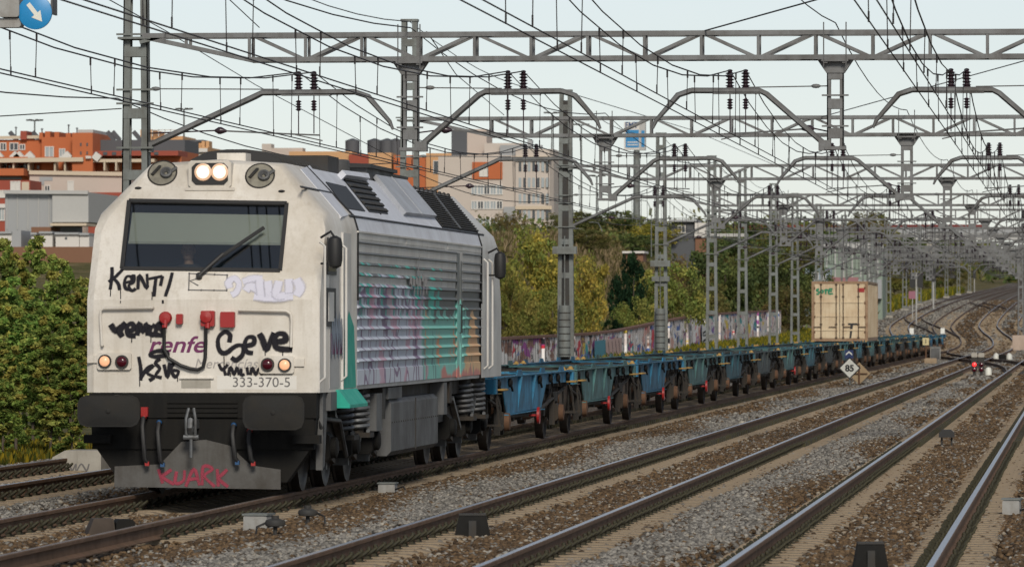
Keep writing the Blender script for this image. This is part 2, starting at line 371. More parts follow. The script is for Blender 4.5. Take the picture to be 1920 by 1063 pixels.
def stones():
    Xs, Ysn = [], []
    for n, a, b, c, d in ((95000, .3, 9.9, 42, 80), (60000, .3, 9.4, 80, 125), (20000, 11.3, 18, 58, 95), (16000, 9.3, 12.6, 42, 66), (22000, .8, 9.3, 125, 200), (26000, 1, 18, 200, 420), (26000, -2, 24, 420, 800)):
        X, y = scatter(n, a, b, c, d); Xs.append(X); Ysn.append(y)
    X = np.concatenate(Xs); y = np.concatenate(Ysn)
    X = X + np.where(y > 420, shf(y), 0); keep = (X > y*.0090 - .3)
    rel, ti = rail_zone(X - shf(y)); ar = np.abs(rel)
    wob = np.sin(y*.9 + ti)*.09 + np.sin(y*.37 + 2*ti)*.12
    # sleeper ends and the strips beside the rails lie nearly bare
    bare = ((ar > .93) & (ar < 1.32 + wob)) | ((ar < .80) & (ar > .36 + wob)); bare &= ~((ti == 1) & (rel > 0))
    keep &= ~(bare & (RNG.random(len(X)) < .80)) & ~((ar > .78) & (ar < .97))
    X, y, rel, ti, ar = X[keep], y[keep], rel[keep], ti[keep], ar[keep]; n = len(X)
    sz = (.0165 + .017*RNG.random(n))*np.where(y > 420, 3.6, np.where(y > 200, 2.3, np.where(y > 125, 1.5, 1))); top = np.where(ar < .8, -.20, np.where(ar < 1.35, -.20, -.185))
    z = zr(y) + top - .012*RNG.random(n) + np.where(ar > 1.5, .02, 0)
    ja = 1 + .35*(RNG.random((n,12,1))-.5)*2; dims = np.stack([.8+.6*RNG.random(n), .8+.6*RNG.random(n), .55+.4*RNG.random(n)], 1)[:,None,:]
    P = ICO_V[None]*ja*dims*sz[:,None,None]
    a = RNG.random(n)*6.283; tl = (RNG.random(n)-.5)*1.2
    ca, sa, ct, st = np.cos(a)[:,None], np.sin(a)[:,None], np.cos(tl)[:,None], np.sin(tl)[:,None]
    px, py, pz = P[...,0], P[...,1], P[...,2]; py, pz = py*ct-pz*st, py*st+pz*ct; px, py = px*ca-py*sa, px*sa+py*ca
    V = np.stack([px - X[:,None], py + y[:,None], pz + z[:,None]], 2).reshape(-1, 3)
    Fa = (ICO_F[None] + (np.arange(n)*12)[:,None,None]).reshape(-1, 3)
    g = RNG.random((n,1)); grey = np.array([.088,.082,.074])*(1-g) + np.array([.36,.34,.305])*g
    h = RNG.random((n,1)); brown = np.array([.042,.026,.014])*(1-h) + np.array([.195,.125,.066])*h
    Xw = X + .35*np.sin(y*.23) + .5*(RNG.random(n)-.5)
    greyband = ((Xw > 6.95) & (Xw < 8.2)) | ((Xw > 3.7) & (Xw < 4.85)) | (Xw > 12.2)
    pb = np.where(greyband, .07, .88); rd = (RNG.random(n) < pb)[:,None]
    col = np.where(rd, brown, grey); hi = (RNG.random((n,1)) < .035); col = np.where(hi, col*.4+np.array([.30,.27,.22]), col)
    o = bpy.data.objects.new('ballast_stones', big_mesh('ballast_stones', V, Fa, M['stone'], np.repeat(col, 12, 0))); COL.objects.link(o); o['kind'] = 'stuff'
    o['label'] = 'loose grey and brown ballast stones lying between the rails'; o['category'] = 'ballast'
stones()

# ---------------------------------------------------------------- tracks
RAIL = [(-.075,-.172),(.075,-.172),(.075,-.160),(.012,-.135),(.010,-.05),(.036,-.038),(.036,-.008),(.029,0),(-.029,0),(-.036,-.008),(-.036,-.038),(-.010,-.05),(-.012,-.135),(-.075,-.160)]
def rail_mesh(path):
    mb = MB(); n = len(RAIL); vs = []
    for k, (x, y, z) in enumerate(path):
        for a, b in RAIL: vs.append((x+a, y, z+b))
    for k in range(len(path)-1):
        for i in range(n):
            mb.f.append([k*n+i, k*n+(i+1)%n, (k+1)*n+(i+1)%n, (k+1)*n+i]); mb.m.append(1 if i == 7 else 0); mb.sm.append(False)
    mb.v = vs; return mb
slp = MB(); slp.prism([(-1.3,-.40),(1.3,-.40),(1.3,-.21),(1.25,-.182),(.55,-.182),(.42,-.215),(-.42,-.215),(-.55,-.182),(-1.25,-.182),(-1.3,-.21)], 'xz', -.13, .13)
SL_ME = slp.mesh('sleeper', M['sleeper'])
fst = MB(); fst.box(-.13,.13,-.08,.08,-.1835,-.1745)
for s in (-1, 1):
    fst.box(s*.085-.03, s*.085+.03, -.07, .07, -.182, -.150)
    fst.tube([(s*.07,-.06,-.150),(s*.13,-.075,-.115),(s*.175,-.035,-.075),(s*.17,.035,-.075),(s*.13,.075,-.115),(s*.07,.06,-.150)], .016, 6)
    fst.tube([(s*.105,0,-.16),(s*.105,0,-.085)], .018, 6); fst.ball((s*.105,0,-.085), .026, 6, 4)
FS_ME = fst.mesh('rail_fastening', M['clip'])
def make_track(i, label, ystart):
    t = thing('railway_track', label, 'railway track', (0, 0, 0), 0, 'parallel railway tracks')
    for s in (-1, 1):
        rail_mesh([(tcx(i,y)+s*GAUGE, y, float(zr(y))) for y in YS]).build('rail', [M['rust'], M['railtop'] if not (i == 1) else M['railtop_dull']] , t)
    sf = MB(); ff = MB(); k = 0; y = ystart
    while y < 640:
        if k < 100:
            o = bpy.data.objects.new('sleeper', SL_ME); COL.objects.link(o); o.parent = t; o.location = (tcx(i,y)+.02*(random.random()-.5), y, float(zr(y)))
            for s in (-1, 1):
                q = bpy.data.objects.new('rail_fastening', FS_ME); COL.objects.link(q); q.parent = o; q.location = (s*GAUGE, 0, 0)
        else:
            far = y > 240
            if y < 420: sf.merge(slp, (tcx(i,y), y, float(zr(y))))
            else: z_ = float(zr(y)); sf.box(tcx(i,y)-1.3, tcx(i,y)+1.3, y-.13, y+.13, z_-.3, z_-.182)
            if not far:
                for s in (-1, 1):
                    for e in (-1, 1): ff.box(tcx(i,y)+s*GAUGE+e*.12-.045, tcx(i,y)+s*GAUGE+e*.12+.045, y-.06, y+.06, -.18, -.10)
        k += 1; y += .6
    o = sf.build('sleepers', M['sleeper'], t, kind='stuff'); ff.build('rail_fastenings', M['clip'], t, kind='stuff')
    return t
make_track(0, 'rusty track farthest left, half hidden behind the locomotive', 60)
make_track(1, 'brown railed track carrying the freight train', 58)
make_track(2, 'empty track beside the train with shiny railheads and sandy ballast', 42)
make_track(3, 'empty shiny railed track at the right edge with black box between rails', 42)
def crossover(label, i0, y0, i1, y1):
    t = thing('crossover_track', label, 'track crossover', (0,0,0))
    for s in (-1, 1):
        p = []
        for k in range(25):
            u = k/24; e = u + .22*math.sin(2*math.pi*u)*-.5; y = y0 + (y1-y0)*u
            p.append((tcx(i0,y)*(1-e) + tcx(i1,y)*e + s*GAUGE, y, float(zr(y)) + .004))
        rail_mesh(p).build('rail', [M['rust'], M['railtop_dull']], t)
    mb = MB(); y = y0+5
    while y < y1-5:
        u = (y-y0)/(y1-y0); x = tcx(i0,y)*(1-u) + tcx(i1,y)*u; z = float(zr(y)); mb.box(x-1.4, x+1.4, y-.13, y+.13, z-.30, z-.186); y += .9
    mb.build('sleepers', M['darkgrey'], t, kind='stuff')
crossover('dark diverging rails curving across past the red dwarf signal', 3, 236, 1, 415)
crossover('dark crossing rails beyond the last blue wagon', 1, 505, 0, 610)
crossover('rusty crossing rails far away on the climbing right hand tracks', 2, 640, 1, 760)
# ---------------------------------------------------------------- locomotive
LX0 = -TX[1]; LY0 = 66.75
loco = thing('diesel_locomotive', 'white and grey graffitied diesel locomotive with two lit headlamps pulling the train', 'locomotive', (LX0, LY0, 0))
OFF = Vector((LX0, LY0, 0))
def rake(z): return max(0.0, (z-2.32)*.62)
def FY(px, py, y=0.0):
    p = hit(px, py, (0, LY0+y, 0), (0,1,0)) - OFF; return (p.x, p.z)
def LF(px, py):
    """point of the raked cab front"""
    y = 0
    for _ in range(12): x, z = FY(px, py, y); y = rake(z)
    return Vector((x, y, z))
def LS(px, py, x=1.43):
    p = hit(px, py, (LX0+x, 0, 0), (1,0,0)) - OFF; return (p.y, p.z)
NF = Vector((0, -1, .0)); NU = Vector((0, -1, .62)).normalized()
PB = [(1.43,1.22),(1.43,2.32),(1.43,3.19),(1.38,3.36),(.80,3.97),(0,4.02)]     # body section (half)
PA = [(1.31,1.22),(1.31,2.32),(1.30,3.14),(1.24,3.29),(.78,3.92),(0,3.97)]     # cab front section (half)
LEN = 21.2
def full(h): return [(x, z) for x, z in h] + [(-x, z) for x, z in h[-2::-1]]
def loft(mb, rings, mat=0, smooth=True, mats=None):
    n = len(rings[0]); o = len(mb.v)
    for r in rings: mb.v += [tuple(p) for p in r]
    for k in range(len(rings)-1):
        for i in range(n-1):
            mb.f.append([o+k*n+i, o+k*n+i+1, o+(k+1)*n+i+1, o+(k+1)*n+i]); mb.m.append(mat if mats is None else mats[i]); mb.sm.append(smooth)
def cab(mb, rear=False):
    A, B = full(PA), full(PB)
    def yy(y): return LEN - y if rear else y
    ra = [(x, yy(rake(z)), z) for x, z in A]
    mid = [((a[0]*.3+b[0]*.7), yy(rake(a[1]) + .05 if a[1] < 2.4 else rake(a[1])+.06), a[1]*.35+b[1]*.65) for a, b in zip(A, B)]
    rb = [(x, yy(rake(z)*1.0 + .30), z) for x, z in B]
    rc = [(x, yy(3.25), z) for x, z in B]
    loft(mb, [ra, mid, rb, rc]); return A
sh = MB(); cab(sh)
# front panel with the windscreen opening
WTL, WTR, WBR, WBL = LF(242,377), LF(538,382), LF(525.5,508), LF(228.5,504)
zt, zb = (WTL.z+WTR.z)/2, (WBL.z+WBR.z)/2; wt, wb_ = (WTR.x-WTL.x)/2, (WBR.x-WBL.x)/2; wc = (WTL.x+WTR.x+WBL.x+WBR.x)/4
def fp(x, z): return (x, rake(z), z)
def hw(z):
    for (x0, z0), (x1, z1) in zip(PA, PA[1:]):
        if z0 <= z <= z1: return x0 + (x1-x0)*(z-z0)/(z1-z0)
    return 0
def row(z0, z1, xl0=None, xr0=None, xl1=None, xr1=None):
    sh.add([fp(-hw(z0) if xl0 is None else xl0, z0), fp(hw(z0) if xr0 is None else xr0, z0), fp(hw(z1) if xr1 is None else xr1, z1), fp(-hw(z1) if xl1 is None else xl1, z1)], [(0,1,2,3)])
row(1.22, 2.32); row(2.32, zb)
row(zb, min(3.14, zt), None, wc-wb_, None, wc-wb_+(wb_-wt)*(3.14-zb)/(zt-zb)) if zt > 3.14 else None
if zt > 3.14:
    k = (wb_-wt)*(3.14-zb)/(zt-zb)
    row(zb, 3.14, wc+wb_, None, wc+wb_-k, None); k2 = (wb_-wt)*(3.29-zb)/(zt-zb)
    row(3.14, 3.29, None, wc-wb_+k, None, wc-wb_+k2); row(3.14, 3.29, wc+wb_-k, None, wc+wb_-k2, None)
    row(3.29, zt, None, wc-wb_+k2, None, wc-wt); row(3.29, zt, wc+wb_-k2, None, wc+wt, None)
else:
    row(zb, zt, None, wc-wb_, None, wc-wt); row(zb, zt, wc+wb_, None, wc+wt, None)
zz = sorted({zt, 3.14, 3.92, 3.97}); zz = [z for z in zz if z >= zt]
for a, b in zip(zz, zz[1:]): row(a, b - (.0 if b < 3.97 else .001))
sh.prism([(-1.31,1.222),(1.31,1.222),(1.43,1.222)], 'xz', .3, .31)
sh.build('cab', M['white'], loco)
rc_ = MB(); A = cab(rc_, True)
rc_.add([(x, LEN-rake(z), z) for x, z in A], [tuple(range(len(A)))]); rc_.build('rear_cab', M['sidewhite'], loco)
# engine room body between the cabs
eb = MB(); PE = [(1.40,1.22),(1.40,2.32),(1.43,3.06),(1.43,3.19),(1.38,3.36),(.80,3.97),(0,4.02)]
B = full(PE); loft(eb, [[(x, 3.25, z) for x, z in B], [(x, LEN-3.25, z) for x, z in B]], smooth=False, mats=[0,0,0,1,1,1,1,1,1,0,0,0])
for k in range(3):
    y0, y1 = 3.4 + k*5.0, 3.4 + k*5.0 + 4.8
    eb.box(1.43, 1.436, y0, y1 - .15, 3.085, 3.165, 0)
eb.box(1.425, 1.452, 3.25, 17.95, 3.165, 3.185, 0)
eb.build('engine_room_body', [M['sidewhite'], M['roof']], loco)
for y in (3.27, LEN-3.27):
    q = MB(); q.tube([(x*1.004, y, z*1.0+.004) for x, z in PB[1:]], .016, 4); q.build('body_joint_seal', M['rubber'], loco)

# ribbed side grilles, sprayed over
def graffiti_side():
    m, t, b = nodes('sprayed_ribbed_steel'); b.inputs['Roughness'].default_value = .5; b.inputs['Specular IOR Level'].default_value = .4
    sp = N(t, 'ShaderNodeSeparateXYZ'); L(t, objco(t), sp.inputs[0]); y, z = sp.outputs[1], sp.outputs[2]
    def nz(sy, sz, det=2, off=0):
        mp = N(t, 'ShaderNodeMapping'); mp.inputs['Scale'].default_value = (0, sy, sz); mp.inputs['Location'].default_value = (0, off, off); L(t, objco(t), mp.inputs['Vector'])
        return noise(t, 1.0, det, .55, mp.outputs[0])
    def step(v, edge, soft=.02): return math_(t, 'MULTIPLY', math_(t, 'SUBTRACT', v, edge), 1/soft, True)
    def band(v, a, b_, soft=.05): return math_(t, 'MULTIPLY', step(v, a, soft), math_(t, 'SUBTRACT', 1, step(v, b_, soft)))
    AND = lambda a, c: math_(t, 'MULTIPLY', a, c)
    base = mix(t, nz(2, 3, 4), (.075,.083,.083), (.125,.135,.135))
    top = math_(t, 'ADD', z, math_(t, 'MULTIPLY', math_(t, 'SUBTRACT', nz(1.5, .4), .5), -1.1))
    inn = math_(t, 'SUBTRACT', 1, step(top, 2.62, .05))
    lil = mix(t, nz(1.2, 2.2, 3, 4), (.47,.52,.63), (.68,.73,.81))
    c = mix(t, AND(inn, band(y, 3.0, 10.4, .3)), base, lil)
    tb = AND(AND(step(nz(1.7, 1.1, 2, 9), .53, .03), band(z, 2.10, 2.80, .06)), band(y, 3.2, 12.5, .1))
    c = mix(t, tb, c, (.02,.46,.38))
    pb = AND(AND(step(nz(1.5, 1.6, 2, 17), .54, .04), band(z, 2.12, 2.45, .08)), band(y, 3.4, 10.2, .1)); c = mix(t, math_(t, 'MULTIPLY', pb, .75), c, (.15,.09,.17))
    # teal and orange end of the piece
    inn2 = math_(t, 'SUBTRACT', 1, step(math_(t, 'ADD', z, math_(t, 'MULTIPLY', math_(t, 'SUBTRACT', nz(1.1, .3, 2, 31), .5), -1.2)), 2.16, .05))
    c = mix(t, AND(inn2, band(y, 10.3, 16.2, .25)), c, mix(t, nz(1.4, 2, 3, 3), (.12,.52,.44), (.30,.68,.60)))
    ob = AND(step(nz(1.7, .9, 2, 40), .57, .03), AND(band(y, 10.6, 15.6, .1), inn2)); c = mix(t, ob, c, (.72,.36,.18))
    tri = math_(t, 'SUBTRACT', 2.32, math_(t, 'MULTIPLY', math_(t, 'ABSOLUTE', math_(t, 'SUBTRACT', y, 16.9)), .75))
    tri = math_(t, 'ADD', tri, math_(t, 'MULTIPLY', math_(t, 'SUBTRACT', nz(2, .6, 2, 50), .5), .6))
    tm = AND(step(math_(t, 'SUBTRACT', tri, z), .0, .05), step(y, 15.1, .1)); c = mix(t, tm, c, mix(t, nz(1.3, 1.5, 2, 6), (.74,.35,.15), (.78,.60,.32)))
    lo = AND(band(y, 12.5, 18.2, .3), math_(t, 'SUBTRACT', 1, step(math_(t, 'ADD', z, math_(t, 'MULTIPLY', nz(1.2, 0, 2, 8), .6)), 1.62, .05))); c = mix(t, lo, c, (.60,.20,.17))
    # purple outlines: bent upright strokes
    wv = N(t, 'ShaderNodeTexWave', wave_type='BANDS', bands_direction='Y'); wv.inputs['Scale'].default_value = .62; wv.inputs['Distortion'].default_value = 3.2; wv.inputs['Detail'].default_value = 2; wv.inputs['Detail Scale'].default_value = .8
    L(t, scaled(t, (0, 1, .55)), wv.inputs['Vector'])
    vo = N(t, 'ShaderNodeTexVoronoi', feature='DISTANCE_TO_EDGE'); vo.inputs['Scale'].default_value = 1.0; mp = N(t, 'ShaderNodeMapping'); mp.inputs['Scale'].default_value = (0, 1.35, .62); L(t, objco(t), mp.inputs['Vector'])
    nv = N(t, 'ShaderNodeTexNoise'); nv.inputs['Scale'].default_value = 1.1; L(t, objco(t), nv.inputs['Vector']); va = N(t, 'ShaderNodeVectorMath', operation='ADD'); L(t, mp.outputs[0], va.inputs[0]); L(t, nv.outputs['Color'], va.inputs[1]); L(t, va.outputs[0], vo.inputs['Vector'])
    ln = AND(math_(t, 'SUBTRACT', 1, step(vo.outputs['Distance'], .030, .02)), AND(inn, band(y, 3.3, 10.6, .1))); c = mix(t, math_(t, 'MULTIPLY', ln, .85), c, (.15,.045,.17)); pk = AND(AND(step(nz(1.1, 1.2, 2, 77), .58, .03), inn), band(y, 3.6, 12.0, .2)); c = mix(t, math_(t, 'MULTIPLY', pk, .7), c, (.62,.30,.42))
    wv2 = AND(step(nz(3.2, 1.1, 3, 60), .60, .03), AND(inn2, band(y, 10.3, 18, .1))); c = mix(t, math_(t, 'MULTIPLY', wv2, .7), c, (.05,.16,.18))
    c = mix(t, math_(t, 'MULTIPLY', nz(6, 9, 4, 2), .22), c, (.13,.125,.12))
    L(t, c, b.inputs['Base Color']); return m
M['sprayed'] = graffiti_side()
def ribs(y0, y1, name):
    prof = [(1.38,1.26)]; z = 1.47; prof += [(1.425,1.27),(1.425,1.455)]
    while z < 3.0:
        prof += [(1.405, z),(1.410, z+.084),(1.448, z+.090),(1.450, z+.098),(1.412, z+.132)]; z += .134
    prof += [(1.425, 3.05),(1.38,3.05)]
    mb = MB(); mb.prism(prof, 'xz', y0, y1); o = mb.build(name, M['sprayed'], loco)
    return o
ribs(3.32, 14.6, 'side_grille'); ribs(15.35, LEN-3.3, 'side_grille')
dr = MB(); dr.box(1.38, 1.432, 14.62, 14.98, 1.26, 3.05); dr.box(1.38, 1.425, 15.14, 15.33, 1.26, 3.05); dr.box(1.36, 1.40, 14.98, 15.14, 1.26, 3.05, 1); dr.tube([(1.44,14.9,1.9),(1.47,14.9,1.9),(1.47,14.9,2.3),(1.44,14.9,2.3)], .012, 6, 1)
dr.build('side_door', [M['sprayed'], M['rubber']], loco)
# unreadable grey-white lettering on the grille, upright strokes as in the photo
gt = MB()
for i, (ya, zs) in enumerate([(0,(2.62,2.50)),(.14,(2.60,2.44)),(.30,(2.62,2.42)),(.42,(2.6,2.42)),(.58,(2.66,2.42)),(.76,(2.62,2.44))]):
    y0 = LS(765+5.5*i, 520)[0]
    gt.ribbon([(1.452, y0, zs[0]),(1.452, y0+.25, zs[0]-.02),(1.452, y0+.2, zs[1])], (1,0,0), .09, .004, 0, 1)
y0 = LS(783, 500)[0]; gt.ribbon([(1.452,y0,2.95),(1.452,y0-.15,2.78),(1.452,y0+.1,2.62)], (1,0,0), .06, .004, 0, 1)
gt.build('white_spray_tag', M['palegrey'], loco)

# cab front: windscreen
def inset(px, py, d=0): p = LF(px, py); return p + NU*d
fr = MB()
for a, b in (((242,377),(538,382)),((538,382),(525.5,508)),((525.5,508),(228.5,504)),((228.5,504),(242,377))):
    fr.bar(inset(*a, .006), inset(*b, .006), .045, .03, 0, tuple(NU))
fr.build('windscreen_frame', M['rubber'], loco)
def glass_mat():
    m, t, b = nodes('tinted_glass'); t.nodes.remove(b); o = t.nodes['Material Output']
    tr = N(t, 'ShaderNodeBsdfTransparent'); tr.inputs[0].default_value = (.80,.83,.82,1); gl = N(t, 'ShaderNodeBsdfGlossy'); gl.inputs['Roughness'].default_value = .03
    fz = N(t, 'ShaderNodeFresnel'); fz.inputs[0].default_value = 1.6; ms = N(t, 'ShaderNodeMixShader')
    L(t, math_(t, 'ADD', fz.outputs[0], .03), ms.inputs[0]); L(t, tr.outputs[0], ms.inputs[1]); L(t, gl.outputs[0], ms.inputs[2]); L(t, ms.outputs[0], o.inputs[0]); return m
M['glass'] = glass_mat()
ws = MB(); q = [inset(*p, -.012) for p in ((242,377),(538,382),(525.5,508),(228.5,504))]; q2 = [p - NU*.012 for p in q]
ws.add(q+q2, [(0,1,2,3),(7,6,5,4),(0,4,5,1),(1,5,6,2),(2,6,7,3),(3,7,4,0)]); ws.build('windscreen', M['glass'], loco)
M['cabin'] = plain('blue_grey_cab_lining', (.018,.065,.115), .8); M['blind'] = plain('grey_sun_blind', (.46,.46,.42), .9)
ci = MB(); ci.prism([(-1.35,1.3),(1.35,1.3),(1.35,3.2),(.8,3.85),(-.8,3.85),(-1.35,3.2)], 'xz', 2.2, 2.24); ci.box(-1.27, 1.27, .25, 2.2, 2.30, 2.33); ci.box(-1.29,-1.27,.9,2.2,2.33,3.2); ci.box(1.27,1.29,.9,2.2,2.33,3.2); ci.box(-.8,.8,1.15,2.2,3.72,3.75)
ci.build('cab_interior', M['cabin'], loco)
def blind_pt(px, py, back): p = LF(px, py) - NU*back; return p
bl = MB(); a, b_, c_, d_ = [blind_pt(*p, .09) for p in ((246,391),(533,396),(527,450),(239,447))]; h = -NU*.02
bl.add([a,b_,c_,d_,a+h,b_+h,c_+h,d_+h], [(0,1,2,3),(7,6,5,4),(0,4,5,1),(1,5,6,2),(2,6,7,3),(3,7,4,0)]); bl.bar(d_, c_, .03, .03); bl.build('sun_blind', M['blind'], loco)
wp = MB(); p0, p1, p2 = LF(374,521)+NU*.05, LF(420,482)+NU*.07, LF(496,431)+NU*.05
wp.tube([p0, p1], .026, 8); wp.bar(p1 + (p0-p1)*.22, p2, .035, .03, 0, tuple(NU)); wp.tube([LF(374,521)-NU*.02, p0+NU*.02], .035, 10)
wp.build('wiper', M['rubber'], loco)
# headlamp box with two lit lamps, horn roundels
hb = MB(); x0, z0 = LF(354,352).x, LF(354,352).z; x1, z1 = LF(439,302).x, LF(439,302).z; yb = rake((z0+z1)/2)
yf = rake(z0) - .03
hb.rbox(x0, x1, yf, yf+.5, z0, z1, .03, 0); hb.rbox(x0+.04, x1-.04, yf-.006, yf+.02, z0+.03, z1-.03, .05, 1); hb.box(x0-.04, x1+.04, yf-.01, yf+.1, z0-.035, z0+.0, 0)
hbo = hb.build('headlamp_housing', [M['white'], M['rubber']], loco)
for px in (381, 412):
    c = FY(px, 323, yf); l = MB(); l.lathe([(.080,.01),(.080,-.018),(.066,-.03),(.036,-.04),(.001,-.043)], (c[0], yf-.008, c[1]), 'y', 20); l.lathe([(.105,-.004),(.105,-.010),(.080,-.02)], (c[0], yf-.008, c[1]), 'y', 20, 1); l.m = [{0: 2, 1: 2, 2: 2, 3: 0}.get(min(k // 20, 3), 0) if k < 80 else v for k, v in enumerate(l.m)]; l.build('headlamp', [M['lamp'], M['lamp_rim'], M['lamp_mid']], hbo)
M['horn_mesh'] = paint('grey_perforated_disc', (.26,.245,.20), (.13,.12,.10), .7, .7, .3, 7)
for px, py in ((304.5, 325), (487.5, 330)):
    c = LF(px, py); d = MB(); r = .183
    # a round horn recess: disc tilted with the raked front, with a horn bell in it
    u = Vector((1,0,0)); v = NU.cross(u); v = v if v.z > 0 else -v
    ringp = lambda rr, off, n=28: [c + u*math.cos(2*math.pi*k/n)*rr + v*math.sin(2*math.pi*k/n)*rr + NU*off for k in range(n)]
    def fan(rr0, o0, rr1, o1, m, n=28): d.add(ringp(rr0,o0)+ringp(rr1,o1), [(k,(k+1)%n,n+(k+1)%n,n+k) for k in range(n)], m, True)
    fan(r, .004, r-.014, .016, 1); fan(r-.014, .016, r-.02, .006, 1); d.add(ringp(r-.02,.006), [tuple(range(28))], 0)
    off = u*.05 + v*(-.01)
    for (ra, oa), (rb, ob) in (((.075,.01),(.07,.05)),((.07,.05),(.05,.055)),((.05,.055),(.022,.02))):
        n = 20; P = [c+off+u*math.cos(2*math.pi*k/n)*ra+v*math.sin(2*math.pi*k/n)*ra+NU*oa for k in range(n)]+[c+off+u*math.cos(2*math.pi*k/n)*rb+v*math.sin(2*math.pi*k/n)*rb+NU*ob for k in range(n)]
        d.add(P, [(k,(k+1)%n,n+(k+1)%n,n+k) for k in range(n)], 2, True)
    d.bar(c+off+NU*.02+u*.02, c+off+NU*.02+u*.12+v*.08, .05, .03, 2); d.bar(c-u*.13+v*-.03+NU*.014, c-u*.04+v*.1+NU*.014, .08, .012, 1)
    d.build('horn', [M['horn_mesh'], M['darkgrey'], M['gold_dirty']] if False else [M['horn_mesh'], M['darkgrey'], M['tank']], loco)
for px, py in ((259,353),(528,359)):
    c = LF(px, py); e = MB(); e.ball(c, (.045,.03,.018), 10, 6); e.build('clearance_lamp', M['rubber'], loco)
# handrails
hr = MB()
def FP(px, py, out=.06): p = LF(px, py); return p + Vector((0,-out,0))
for path in (((193,648),(190,600),(190,583),(196,578),(288,577)), ((449,581),(538,583),(546,588),(548,600),(547,650))):
    hr = MB(); pts = [FP(*p) for p in path]; hr.tube([pts[0]+Vector((0,.07,0))]+pts+[pts[-1]+Vector((0,.07,0))], .017, 8); hr.build('handrail', M['white'], loco)
# lamp clusters
for (a, b, lw, lr) in (((183,661),(247,693),(198,677),(230,678)), ((487,667),(552,700),(535,684),(503,683))):
    x0, z1 = FY(*a); x1, z0 = FY(*b); cl = MB(); cl.rbox(x0, x1, -.045, .03, z0, z1, .02, 0)
    side = -1 if a[0] < 300 else 1
    cl.box(*( (x0-.12, x0) if side < 0 else (x1, x1+.12)), -.03, .03, (z0+z1)/2-.02, (z0+z1)/2+.07, 0)
    co = cl.build('lamp_cluster', M['white'], loco)
    for (px, py), mt in ((lw,'lamp_low'),(lr,'lens_red')):
        c = FY(px, py); q = MB(); q.lathe([(.080,.0),(.080,-.03),(.064,-.032)], (c[0], -.045, c[1]), 'y', 20, 1); q.lathe([(.064,-.028),(.052,-.045),(.028,-.055),(.001,-.058)], (c[0], -.045, c[1]), 'y', 18, 0)
        q.build('marker_lamp' if mt == 'lamp_low' else 'tail_lamp', [M[mt], M['darkgrey']], co)
# red jumper sockets and black jumper cable
for k, (px, py, w_, h_, round_) in enumerate(((311,596,22,26,1),(338,598,12,19,0),(391,597,26,29,2),(428,599,27,29,0))):
    x, z = FY(px, py); a = w_/158/2; b = h_/158/2; s = MB()
    if round_ == 1: s.lathe([(a*1.1,.0),(a*1.1,-.06),(a*.9,-.08),(.001,-.085)], (x,0,z), 'y', 18)
    else: s.rbox(x-a, x+a, -.085, 0, z-b, z+b, .012)
    if round_ == 2: s.lathe([(a*.9,-.08),(a*.85,-.12),(.001,-.13)], (x-.015,0,z+.02), 'y', 18)
    if round_: s.tube([(x,-.07,z-.03),(x,-.10,z-.12)], .032, 8)
    s.build('jumper_socket', M['red'], loco)
jc = MB(); path = [(310,606),(309,630),(309,655),(318,672),(340,685),(358,691),(372,693),(382,688),(386,670),(387,640),(388,612)]
jc.tube([FP(px, py, .10 if i in (0, len(path)-1) else .05) for i, (px, py) in enumerate(path)], .022, 8); jc.build('jumper_cable', M['rubber'], loco)
# front step notch, recessed
nb = MB(); x0, z1 = FY(340,710); x1, z0 = FY(395,727); nb.box(x0, x1, -.006, .0, z0, z1, 0); nb.box(x0-.02, x1+.04, -.03, 0, z1, z1+.018, 1); nb.build('coupler_step_plate', [M['concrete'], M['white']], loco)
# riveted cover plate below the windscreen
cp = MB(); cs = [LF(355,513), LF(426,516), LF(425,545), LF(354,544)]
for a, b in zip(cs, cs[1:]+cs[:1]): cp.ribbon([a, b], NU, .012, .003, 0, 1)
for k in range(4):
    for a, b in ((cs[0],cs[1]),(cs[3],cs[2])): p = a + (b-a)*(k/3); cp.ball(p+NU*.004, .013, 6, 4)
cp.ribbon([LF(372,536), LF(356,527), LF(376,521)], NU, .012, .003, 0, 1); cp.build('cover_plate_seam', M['greytext'], loco)

# lettering and spray on the cab front
def stroke(name, mat, strokes, width, label=None):
    mb = MB()
    for s in strokes:
        wd = width
        if isinstance(s[0], (int, float)): wd = s[0]; s = s[1:]
        up = sum(p[1] for p in s)/len(s) < 560
        mb.ribbon([LF(*p) for p in s], NU if up else NF, wd, .005)
    return mb.build(name, M[mat], loco, label)
def cz(x0, y0, sx): return lambda *pts: [(x0 + px/sx, y0 + py/sx) for px, py in pts]
c = cz(160, 480, 3.796)
stroke('black_spray_tag', 'ink', [c((190,80),(190,140),(178,240)), c((265,98),(215,150),(165,185)), c((205,165),(235,200),(245,245)),
   c((290,190),(330,180),(325,150),(295,150),(280,190),(290,235),(330,245)), c((330,160),(345,140),(345,190),(310,210),(330,250),(360,235)), c((375,240),(385,140),(440,235),(440,130)),
   c((450,165),(550,145)), c((505,150),(495,220),(490,290)), c((550,145),(535,215)), c((620,120),(600,200),(570,290)), c((545,325),(560,325))], .040, 'black sprayed tag under the windscreen')
stroke('black_spray_tag', 'ink', [[.075]+c((180,485),(215,530),(260,505)), [.07]+c((290,475),(245,530),(265,575)), [.06]+c((300,535),(345,520),(335,480),(300,500),(305,560),(360,565)), [.06]+c((370,565),(385,480),(410,540),(435,480),(445,565)), [.06]+c((470,490),(455,540),(490,560),(505,510),(475,490)), [.06]+c((560,480),(515,490),(550,530),(555,560),(500,560))], .09, 'smeared black tag at upper left')
